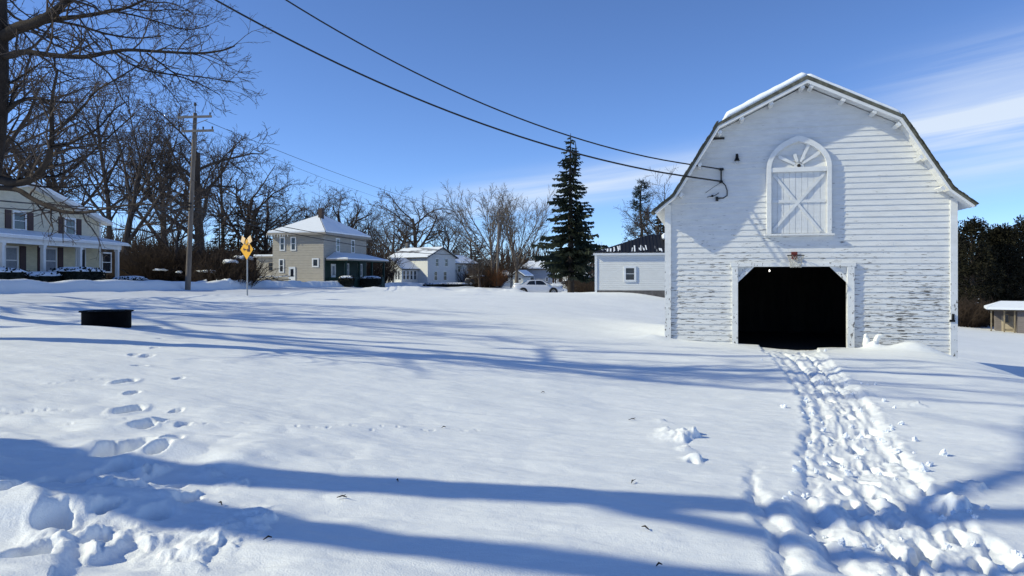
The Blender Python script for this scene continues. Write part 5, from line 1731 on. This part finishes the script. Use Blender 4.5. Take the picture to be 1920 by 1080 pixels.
# ------------------------------------------------------------------ street sign
x, y, _ = P(463, 558, 36)
t = empty('warning_sign', (x, y, gz(x, y)), R(-35), 'yellow diamond warning sign with two small pale flags on a thin steel post', 'sign')
zb = EYE + (HY - 487) / F * 36 - gz(x, y)          # lower tip
hd = .50
zc = zb + hd
mb = MB(); mb.box(-.03, .03, -.0, .04, -.4, zc + .3); mb.build('post', M['galv'], t)
mb = MB(); mb.prism([(-hd, zc), (0, zc - hd), (hd, zc), (0, zc + hd)], lambda u, v: (u, -.012, v), lambda u, v: (u, -.004, v)); pn = mb.build('panel', M['yellow'], t)
mb = MB()
f0 = lambda u, v: (u, -.017, v); f1 = lambda u, v: (u, -.0125, v)
# little horse (left) and buggy (right)
mb.prism([(-.27, zc - .02), (-.25, zc + .06), (-.20, zc + .09), (-.18, zc + .02), (-.05, zc + .02), (-.04, zc - .06), (-.07, zc - .06), (-.10, zc - .03), (-.17, zc - .03), (-.20, zc - .10), (-.22, zc - .10), (-.22, zc - .02)], f0, f1)
mb.prism([(-.05, zc - .03), (.05, zc - .05), (.05, zc - .02), (-.05, zc + .0)], f0, f1)
mb.prism([(.05, zc - .06), (.26, zc - .06), (.27, zc + .20), (.10, zc + .20), (.13, zc + .04), (.05, zc + .02)], f0, f1)
for cx in (.10, .22): mb.prism([(cx + .06 * math.cos(a), zc - .07 + .06 * math.sin(a)) for a in np.linspace(0, 2 * PI, 13)[:-1]], f0, f1)
mb.build('buggy_symbol', M['symbol'], pn)
for s in (-1, 1):
    mb = MB()
    c = (s * .26, zc + hd - .04); h = .20
    mb.prism([(c[0] + h * math.cos(a), c[1] + h * math.sin(a) * 1.15) for a in (R(90 - s * 18), R(180 - s * 18), R(270 - s * 18), R(-s * 18))], lambda u, v: (u, -.035, v), lambda u, v: (u, -.029, v))
    mb.build('flag', M['flag'], t)
    mb = MB(); mb.bar((s * .02, -.022, zc + .2), (s * .36, -.022, zc + hd + .14), .02, .02); mb.build('flag_stick', M['galv'], t)


# ------------------------------------------------------------------ poles and wires
def utility_pole(name, base, top, r0, r1, arms, label, armw=2.4, rz=0.0, lean=None):
    t = empty(name, base, 0, label, 'utility pole')
    b = Vector(base); e = Vector(top) - b
    mb = MB(); n = 8; mb.tube([Vector((0, 0, -.6))] + [e * (i / n) for i in range(n + 1)], [r0] + [r0 + (r1 - r0) * i / n for i in range(n + 1)], 14); mb.build('pole', M['pole_wood'], t)
    for (f, w, sh) in arms:
        c = e * f
        d = Vector((math.cos(rz), math.sin(rz), .03))
        mb = MB(); y_ = -r1 - .06
        mb.bar(c + Vector((0, y_, 0)) - d * (w / 2 - sh), c + Vector((0, y_, 0)) + d * (w / 2 + sh), .10, .14); a = mb.build('crossarm', M['arm_wood'], t)
        mb = MB()
        for s in (-.9, 0.0, .9) if f > .97 else (-.92, .35, .92):
            q = c + Vector((0, y_, .07)) + d * (w / 2 * s + sh)
            mb.lathe([(.0, 0), (.03, 0), (.05, .05), (.035, .08), (.06, .12), (.04, .18), (0, .19)], 10, tuple(q))
        mb.build('insulator', M['insul'], t)
    return t


D1 = 47.0
pb = P(352, 542, D1); pt = P(366, 212, D1)
t = utility_pole('utility_pole', pb, pt, .17, .12, ((.975, 2.15, .05), (.895, 2.0, .28)), 'tall weathered wooden utility pole with two crossarms beyond the street')
mb = MB(); e = Vector(pt) - Vector(pb)
for i, f in enumerate((.935, .93)):
    c = e * f; mb.bar(c + Vector((0, -.23, 0)), c + Vector((.9 * (1 if i else -1), -.23, .32)), .05, .03)
mb.build('arm_brace', M['arm_wood'], t)
mb = MB()
for f in (.485, .465): c = e * f; mb.box(c.x - .08, c.x + .08, c.y - .30, c.y - .12, c.z - .05, c.z + .05)
mb.build('cable_clamp', M['metal_dark'], t)
mb = MB(); c = e * 1.0; mb.tube([c, c + Vector((0, 0, .5))], .03, 8); mb.lathe([(0, 0), (.09, .02), (.10, .12), (.05, .2), (0, .2)], 10, tuple(c + Vector((0, 0, .45)))); mb.build('top_insulator', M['insul'], t)

D2 = 114.0
pb2 = P(932, 536, D2); pt2 = P(936, 392, D2)
utility_pole('utility_pole', pb2, pt2, .22, .15, ((.90, 3.0, 0),), 'thin far utility pole rising out of a rusty shrub near the parked car')


def wire(pts, r, label, n=26, group=None, cat='wire', name='overhead_wire'):
    """through 3-D points, smooth"""
    p, _ = smooth_poly(pts, [r] * len(pts), n)
    off = Vector(p[0])
    mb = MB(); mb.tube([Vector(q) - off for q in p], r, 6)
    o = mb.build(name, M['cable'], None); o.location = off
    return tag(o, label, cat, group)


def span(a, b, sag, n=14):
    out = []
    for i in range(n + 1):
        t = i / n
        out.append((a[0] + (b[0] - a[0]) * t, a[1] + (b[1] - a[1]) * t, a[2] + (b[2] - a[2]) * t - 4 * sag * t * (1 - t)))
    return out


# two thick service wires from a pole left of the frame to the barn
bx = -2.486 + .17
for (attach, dz, pix, r, lab) in ((barn_pt(bx, -.10, 4.71), 0, [(1250, 305), (1150, 285), (1050, 250), (850, 165), (640, 54), (524, 0)], .019, 'upper of the two thick black wires sweeping down to the barn'),
                             (barn_pt(bx, -.10, 4.35), 1, [(1250, 330), (1150, 309), (1000, 266), (800, 190), (600, 94), (393, 0)], .023, 'lower of the two thick black wires sweeping down to the barn')):
    far = (-21.5, 14.5)
    xs, zs = [0.0], [attach[2]]
    for (px, py) in pix:
        # plan position along the span where the picture column is px
        k = (px - 960) / F
        s = (attach[0] - k * attach[1]) / ((attach[0] - far[0]) - k * (attach[1] - far[1]))
        d = attach[1] + (far[1] - attach[1]) * s
        xs.append(s); zs.append(EYE + (HY - py) / F * d)
    A = np.stack([np.array(xs), np.array(xs) ** 2], 1)
    co = np.linalg.lstsq(A, np.array(zs) - attach[2], rcond=None)[0]
    pts = []
    for s in np.linspace(0, 1, 13):
        pts.append((attach[0] + (far[0] - attach[0]) * s, attach[1] + (far[1] - attach[1]) * s, attach[2] + co[0] * s + co[1] * s * s))
    print('wire', co, pts[-1])
    wire(pts, r, lab, 5)
    last = pts[-1]
pb3 = (-21.6, 14.5, gz(-21.6, 14.5))
utility_pole('utility_pole', pb3, (-21.6, 14.5, last[2] + .8), .2, .14, ((.96, 2.2, 0),), 'wooden utility pole across the street left of the lawn, outside the picture')


# spans of the street line
a1 = P(384, 226, D1); a1b = P(346, 230, D1); a2 = P(922, 408, D2); a2b = P(948, 408, D2)
wire(span(a1, a2, .9), .016, 'long thin wire from the upper crossarm of the street pole to the far pole', 3)
wire(span(P(392, 244, D1), P(930, 412, D2), 1.5), .010, 'finer wire hanging below the long thin wire', 3)
c1 = P(355, 388, D1); c2 = P(934, 470, D2)
wire(span((c1[0], c1[1] - .3, c1[2]), (c2[0], c2[1] - .3, c2[2]), .95), .030, 'thick cable from the street pole passing over the tan house eave, upper one', 3)
wire(span((c1[0], c1[1] - .3, c1[2] - .22), (c2[0], c2[1] - .3, c2[2] - .3), 1.25), .034, 'thick cable from the street pole passing over the tan house eave, lower one', 3)
# and back towards the near pole, out of frame
n1 = (-17.35, 7.3, last[2] - 2.0)
wire(span((c1[0], c1[1] - .3, c1[2]), P(-140, 362, 22), .25), .026, 'thick cable running left from the street pole across the cream house roof, upper one', 3)
wire(span((c1[0], c1[1] - .3, c1[2] - .22), P(-140, 378, 22), .25), .02, 'thick cable running left from the street pole across the cream house roof, lower one', 3)


# ------------------------------------------------------------------ vehicles
def sedan(loc, rz, label, paint='car_paint', snow=True, wheels=True):
    """front towards +x, length 4.75; origin under the middle"""
    t = empty('parked_car', loc, rz, label, 'car')
    # body loft: x, half width, z low, z belt
    S = [(-2.36, .62, .48, .80), (-2.30, .76, .34, .95), (-1.95, .84, .26, 1.00), (-1.2, .88, .20, .98), (-.3, .89, .19, .95), (.6, .89, .19, .93), (1.15, .88, .20, .90), (1.7, .85, .24, .84), (2.15, .78, .30, .76), (2.36, .64, .36, .66), (2.41, .50, .40, .58)]
    V = []; nP = 12
    for (x, w, lo, hi) in S:
        mid = (lo + hi) / 2
        ring = [(-w * .86, lo), (-w * .97, lo + (hi - lo) * .22), (-w, mid), (-w * .97, hi - (hi - lo) * .14), (-w * .88, hi), (-w * .4, hi + .03), (w * .4, hi + .03), (w * .88, hi), (w * .97, hi - (hi - lo) * .14), (w, mid), (w * .97, lo + (hi - lo) * .22), (w * .86, lo)]
        V += [(x, y, z) for y, z in ring]
    fs = []
    for i in range(len(S) - 1):
        for k in range(nP):
            a = i * nP + k; b = i * nP + (k + 1) % nP
            fs.append((a, b, b + nP, a + nP))
    fs += [tuple(range(nP))[::-1], tuple(range((len(S) - 1) * nP, len(S) * nP))]
    mb = MB(); mb.add(V, fs, True); body = mb.build('body', M[paint], t)
    # cabin
    def cabin(pts, wl, wu, name, mat):
        m = MB(); n = len(pts)
        V = []
        for s in (-1, 1):
            for (x, z) in pts:
                f = (z - .93) / (1.44 - .93); w = wl + (wu - wl) * max(0, min(1, f)); V.append((x, s * w, z))
        fs = [tuple(range(n)), tuple(range(2 * n - 1, n - 1, -1))] + [(i, n + i, n + (i + 1) % n, (i + 1) % n) for i in range(n)]
        m.add(V, fs); return m.build(name, M[mat], t, .015)
    cabin([(-1.62, .93), (-.98, 1.36), (-.6, 1.43), (.15, 1.43), (.48, 1.37), (1.22, .90)], .80, .60, 'cabin', paint)
    # side glass, proud of the cabin, and the two screens
    for s in (-1, 1):
        for (nm, pts) in (('side_window', [(-1.12, 1.0), (-.82, 1.32), (-.32, 1.36), (-.30, .99)]), ('side_window', [(-.22, .99), (-.24, 1.36), (.18, 1.36), (.44, 1.30), (.78, .98)])):
            m = MB()
            def yw(z): return .80 + (.60 - .80) * (z - .93) / .51
            m.prism(pts, lambda u, v: (u, s * (yw(v) + .012), v), lambda u, v: (u, s * (yw(v) - .02), v)); m.build(nm, M['car_glass'], t)
    m = MB(); V = [(.52, -.58, 1.36), (.52, .58, 1.36), (1.17, .74, .955), (1.17, -.74, .955)]
    m.add([(x + .02, y, z + .02) for x, y, z in V] + V, [(0, 1, 2, 3), (7, 6, 5, 4), (0, 4, 5, 1), (1, 5, 6, 2), (2, 6, 7, 3), (3, 7, 4, 0)]); m.build('windscreen', M['car_glass'], t)
    m = MB(); V = [(-1.55, -.70, 1.0), (-1.55, .70, 1.0), (-1.02, .56, 1.35), (-1.02, -.56, 1.35)]
    m.add([(x - .02, y, z + .02) for x, y, z in V] + V, [(0, 1, 2, 3), (7, 6, 5, 4), (0, 4, 5, 1), (1, 5, 6, 2), (2, 6, 7, 3), (3, 7, 4, 0)]); m.build('rear_window', M['car_glass'], t)
    if wheels:
        for x in (-1.42, 1.42):
            for s in (-1, 1):
                yc = s * .80
                m = MB(); V = [(x + .40 * math.cos(a), .33 + .40 * math.sin(a)) for a in np.linspace(-.35, PI + .35, 18)]
                m.prism(V, lambda u, v: (u, s * .905, v), lambda u, v: (u, s * .70, v)); m.build('wheel_arch', M['rubber'], t)
                w = MB(); pr = [(.19, -.09), (.29, -.10), (.325, -.07), (.33, 0), (.325, .07), (.29, .10), (.19, .09)]
                w.lathe(pr, 24, (0, 0, 0), True)
                w2 = MB(); w2.add([(x + a, s * .84 + c, .33 + b) for a, b, c in w.v], w.f, True); wh = w2.build('tyre', M['rubber'], t)
                w = MB(); w.lathe([(0, .075), (.06, .09), (.10, .06), (.19, .075), (.19, -.05), (0, -.05)], 20)
                w2 = MB(); w2.add([(x + a, s * .84 + c * s, .33 + b) for a, b, c in w.v], w.f); w2.build('rim', M['alloy'], wh)
        for s in (-1, 1):
            m = MB(); m.box(2.20, 2.35, s * .60 - .12, s * .60 + .12, .60, .71); m.build('headlight', M['lens'], t, .02)
            m = MB(); m.box(-2.335, -2.24, s * .60 - .12, s * .60 + .12, .70, .86); m.build('tail_light', M['red_lens'], t, .02)
            m = MB(); m.box(.72, .88, s * .86 - .08, s * .86 + .10, .97, 1.08); m.build('mirror', M[paint], t, .02)
        m = MB(); m.box(2.33, 2.46, -.66, .66, .36, .50); m.build('front_bumper', M[paint], t, .04)
        m = MB(); m.box(-2.44, -2.30, -.70, .70, .42, .58); m.build('rear_bumper', M[paint], t, .04)
    if snow:
        m = MB(); rn = random.Random(3)
        for (x0, x1, w, z0, z1) in ((1.2, 2.2, .72, .93, .82), (-2.25, -1.65, .72, 1.03, 1.03)):
            n = 8; V = []
            for i in range(n + 1):
                for j in range(n + 1):
                    u, v = i / n, j / n; e = 1 if 0 < i < n and 0 < j < n else 0
                    V.append((x0 + (x1 - x0) * u, (v * 2 - 1) * w, z0 + (z1 - z0) * u + e * (.07 + .05 * rn.random()) - (1 - e) * .02))
            m.add(V, [(i * (n + 1) + j, (i + 1) * (n + 1) + j, (i + 1) * (n + 1) + j + 1, i * (n + 1) + j + 1) for i in range(n) for j in range(n)], True)
        m.build('snow_cover', M['roof_snow'], t)
    return t


cx, cy, cz = P(1008, 553, 71)
sedan((cx, cy, cz), R(3), 'white sedan parked in the snow to the left of the tall spruce')
c2 = P(900, 534, 116)
t = sedan((c2[0], c2[1], c2[2] - .1), R(4), 'dark car under thick snow, far off beyond the field', 'car_dark', True)
mb = MB(); rn = random.Random(8)
mb.tube([(-1.5, 0, 1.0), (-.95, 0, 1.36), (-.4, 0, 1.47), (.2, 0, 1.46), (.7, 0, 1.25)], [.25, .55, .62, .60, .4], 10)
o = mb.build('roof_snow', M['roof_snow'], t); o.scale = (1, 1.05, .28); o.location = (0, 0, 1.06)
c3 = P(1085, 537, 108)
sedan((c3[0], c3[1], c3[2]), R(188), 'snowy greyish car half hidden behind the spruce trunk', 'car_dark', True)

# small litter: dark twigs and leaves on the snow
rn = random.Random(31)
for i, (px, py, L, lab) in enumerate(((641, 937, .07, 'tiny dark twig on the snow between the two foreground shadows'), (832, 800, .045, 'tiny dark leaf on the open snow in the middle of the lawn'), (1186, 908, .07, 'tiny dark twig right of the middle of the foreground'), (745, 906, .035, 'tiny dark leaf at the edge of the upper foreground shadow'), (1236, 1074, .04, 'tiny dark leaf at the bottom edge of the picture'), (1185, 787, .09, 'tiny dark twig left of the broken snow crust'), (502, 1022, .05, 'tiny dark leaf in the lower left snow'), (413, 946, .06, 'tiny dark leaf in the shadow lower left'), (1018, 738, .06, 'tiny dark twig on the snow below the long shadow lines'), (1210, 1010, .06, 'tiny dark leaf low in the middle of the foreground'))):
    x, y = gp(px, py); z = hz(x, y)
    t_ = MB()
    a = rn.random() * 3
    dx, dy = math.cos(a) * L / 2, math.sin(a) * L / 2
    t_.tube([(-dx, -dy, .012), (0, .01, .022), (dx, dy, .014)], [.003, .006, .003], 6)
    if L > .065: t_.tube([(0, .01, .02), (dx * .4 + .02, dy * .5 - .03, .04)], [.003, .002], 5)
    o = t_.build('twig_litter', M['bark_dark'], None); o.location = (x, y, z); tag(o, lab, 'twig', 'twigs and leaves on the snow')

# snow chunks thrown out of the trodden path
rn = random.Random(77); k = 0
mb0 = MB(); n = 8
mb0.lathe([(0, -.5), (.34, -.40), (.5, -.05), (.42, .28), (.2, .46), (0, .5)], 9)
ch0 = mb0.build('snow_chunk', M['roof_snow'], None)
tx2 = bpy.data.textures.new('chunks', 'CLOUDS'); tx2.noise_scale = .45
me = ch0.data
rr_ = np.random.RandomState(2)
co = np.zeros(len(me.vertices) * 3, dtype=np.float32); me.vertices.foreach_get('co', co); co = co.reshape(-1, 3)
co *= (1 + .28 * rr_.randn(len(co), 1)); me.vertices.foreach_set('co', co.ravel()); me.update()
first_c = True
for i in range(90):
    t = rn.random() ** .8
    pl = rn.choice([TRACK_L, TRACK_C, TRACK_C2, TRACK_R])
    p = lerp_poly(pl, t)
    x = p[0] + rn.gauss(0, .18); y = p[1] + rn.gauss(0, .15)
    s = rn.uniform(.025, .075) if y > 6 else rn.uniform(.02, .05)
    o = ch0 if first_c else ch0.copy()
    if not first_c: COL.objects.link(o)
    first_c = False
    o.location = (x, y, hz(x, y) + s * .2); o.rotation_euler = (rn.random() * 6, rn.random() * 6, rn.random() * 6); o.scale = (s * 1.5, s, s * .8)
    tag(o, 'small loose chunk of snow on the trodden path to the barn', 'snow chunk', 'snow chunks thrown up along the path')

# ------------------------------------------------------------------ street surface
V = []; q = []
pts, _ = smooth_poly([(p[0], p[1], 0) for p in STREET], [1] * len(STREET), 30)
w = 3.2; nn = 8
for i, p in enumerate(pts):
    a = Vector(pts[min(i + 1, len(pts) - 1)]) - Vector(pts[max(i - 1, 0)]); a.normalize(); nx, ny = a.y, -a.x
    for j in range(nn + 1):
        o_ = -w + 2 * w * j / nn; x, y = p[0] + nx * o_, p[1] + ny * o_
        V.append((x, y, 0))
V = np.array(V); V[:, 2] = surface(V[:, 0], V[:, 1]) + .03
i = np.arange(len(pts) - 1)[:, None]; j = np.arange(nn)[None, :]
a = i * (nn + 1) + j
qs = np.stack([a, a + nn + 1, a + nn + 2, a + 1], -1).reshape(-1, 4)
M['road'] = simple('packed_street_snow', (.66, .69, .74), .7, var=.14, scale=1.2, bump=.3, bscale=12)
o = np_mesh('street', V, [qs], M['road'], None, True)
if o.data.polygons[0].normal.z < 0: o.data.flip_normals()
tag(o, kind='structure')

# ------------------------------------------------------------------ sky, sun, camera
sd = -Vector(TRAVEL).normalized()
el = math.asin(sd.z); az = math.atan2(sd.x, sd.y)
W = bpy.data.worlds.new('World'); SC.world = W; W.use_nodes = True
nt = W.node_tree; L = nt.links.new
bg = nt.nodes['Background']
sky = nt.nodes.new('ShaderNodeTexSky'); sky.sky_type = 'NISHITA'; sky.sun_disc = False
sky.sun_elevation = el; sky.sun_rotation = az; sky.air_density = .85; sky.dust_density = 0.0; sky.ozone_density = 5.0; sky.altitude = 2500
hs = N(nt, 'ShaderNodeMix', data_type='RGBA', blend_type='MULTIPLY'); hs.inputs['Factor'].default_value = 1.0; hs.inputs['B'].default_value = (.96, 1.03, 1.17, 1)
L(sky.outputs[0], hs.inputs['A'])
tc = nt.nodes.new('ShaderNodeTexCoord'); sp = nt.nodes.new('ShaderNodeSeparateXYZ'); L(tc.outputs['Generated'], sp.inputs[0])
# thin cirrus drawn out in slightly rising bands
sl = N(nt, 'ShaderNodeMath', operation='MULTIPLY_ADD'); sl.inputs[1].default_value = -.13; L(sp.outputs['X'], sl.inputs[0]); L(sp.outputs['Z'], sl.inputs[2])
cb = nt.nodes.new('ShaderNodeCombineXYZ')
def mul(o, k):
    m = N(nt, 'ShaderNodeMath', operation='MULTIPLY'); m.inputs[1].default_value = k; L(o, m.inputs[0]); return m.outputs[0]
L(mul(sp.outputs['X'], 1.6), cb.inputs['X']); L(mul(sp.outputs['Y'], 1.6), cb.inputs['Y']); L(mul(sl.outputs[0], 34.0), cb.inputs['Z'])
n1 = N(nt, 'ShaderNodeTexNoise', Scale=1.0, Detail=5.0, Roughness=.55, Distortion=.4); L(cb.outputs[0], n1.inputs['Vector'])
r1 = ramp(nt, [(.40, 0), (.66, 1)]); L(n1.outputs['Fac'], r1.inputs['Fac'])
# where the bands lie: heights over the horizon
def band(c, w_, x0, x1):
    a = N(nt, 'ShaderNodeMath', operation='SUBTRACT'); a.inputs[1].default_value = c; L(sl.outputs[0], a.inputs[0])
    b = N(nt, 'ShaderNodeMath', operation='DIVIDE'); b.inputs[1].default_value = w_; L(a.outputs[0], b.inputs[0])
    c_ = N(nt, 'ShaderNodeMath', operation='POWER'); c_.inputs[1].default_value = 2.0; L(b.outputs[0], c_.inputs[0])
    d = N(nt, 'ShaderNodeMath', operation='MULTIPLY'); d.inputs[1].default_value = -1.0; L(c_.outputs[0], d.inputs[0])
    e_ = N(nt, 'ShaderNodeMath', operation='EXPONENT'); L(d.outputs[0], e_.inputs[0])
    mr = N(nt, 'ShaderNodeMapRange', interpolation_type='SMOOTHSTEP'); mr.inputs['From Min'].default_value = x0; mr.inputs['From Max'].default_value = x1; L(sp.outputs['X'], mr.inputs['Value'])
    m = N(nt, 'ShaderNodeMath', operation='MULTIPLY'); L(e_.outputs[0], m.inputs[0]); L(mr.outputs[0], m.inputs[1]); return m.outputs[0]
b1 = band(.105, .022, -.22, .05)
b2 = band(.085, .05, .33, .55)
b3 = band(.165, .03, .36, .56)
ad = N(nt, 'ShaderNodeMath', operation='ADD'); L(b1, ad.inputs[0]); L(b2, ad.inputs[1])
ad2 = N(nt, 'ShaderNodeMath', operation='MULTIPLY_ADD'); ad2.inputs[1].default_value = .6; L(b3, ad2.inputs[0]); L(ad.outputs[0], ad2.inputs[2])
nz = N(nt, 'ShaderNodeMath', operation='MULTIPLY_ADD'); nz.inputs[1].default_value = .75; nz.inputs[2].default_value = .25; L(r1.outputs['Color'], nz.inputs[0])
fac = N(nt, 'ShaderNodeMath', operation='MULTIPLY', use_clamp=True); L(nz.outputs[0], fac.inputs[0]); L(ad2.outputs[0], fac.inputs[1])
fk = N(nt, 'ShaderNodeMath', operation='MULTIPLY'); fk.inputs[1].default_value = .85; L(fac.outputs[0], fk.inputs[0])
mx = N(nt, 'ShaderNodeMix', data_type='RGBA'); L(fk.outputs[0], mx.inputs['Factor']); L(hs.outputs['Result'], mx.inputs['A']); mx.inputs['B'].default_value = (5.0, 5.6, 6.3, 1)
L(mx.outputs['Result'], bg.inputs['Color'])
bg.inputs['Strength'].default_value = .15

sun = bpy.data.lights.new('sun', 'SUN'); sun.energy = 3.7; sun.angle = R(.8); sun.color = (1.0, .95, .69)
so = bpy.data.objects.new('sun', sun); COL.objects.link(so); so.rotation_euler = (-sd).to_track_quat('-Z', 'Y').to_euler(); so.location = (-30, -5, 25)

cam = bpy.data.cameras.new('camera'); cam.lens = F / 1920 * 36; cam.sensor_width = 36; cam.clip_start = .1; cam.clip_end = 3000; cam.shift_y = -(540 - HY) / 1920
co_ = bpy.data.objects.new('camera', cam); COL.objects.link(co_); co_.location = (0, 0, EYE); co_.rotation_euler = (R(90), 0, 0); SC.camera = co_
SC.view_settings.view_transform = 'Standard'; SC.view_settings.look = 'None'; SC.view_settings.exposure = .06; SC.view_settings.gamma = 1
for k, v in list(BARE.items()): pass
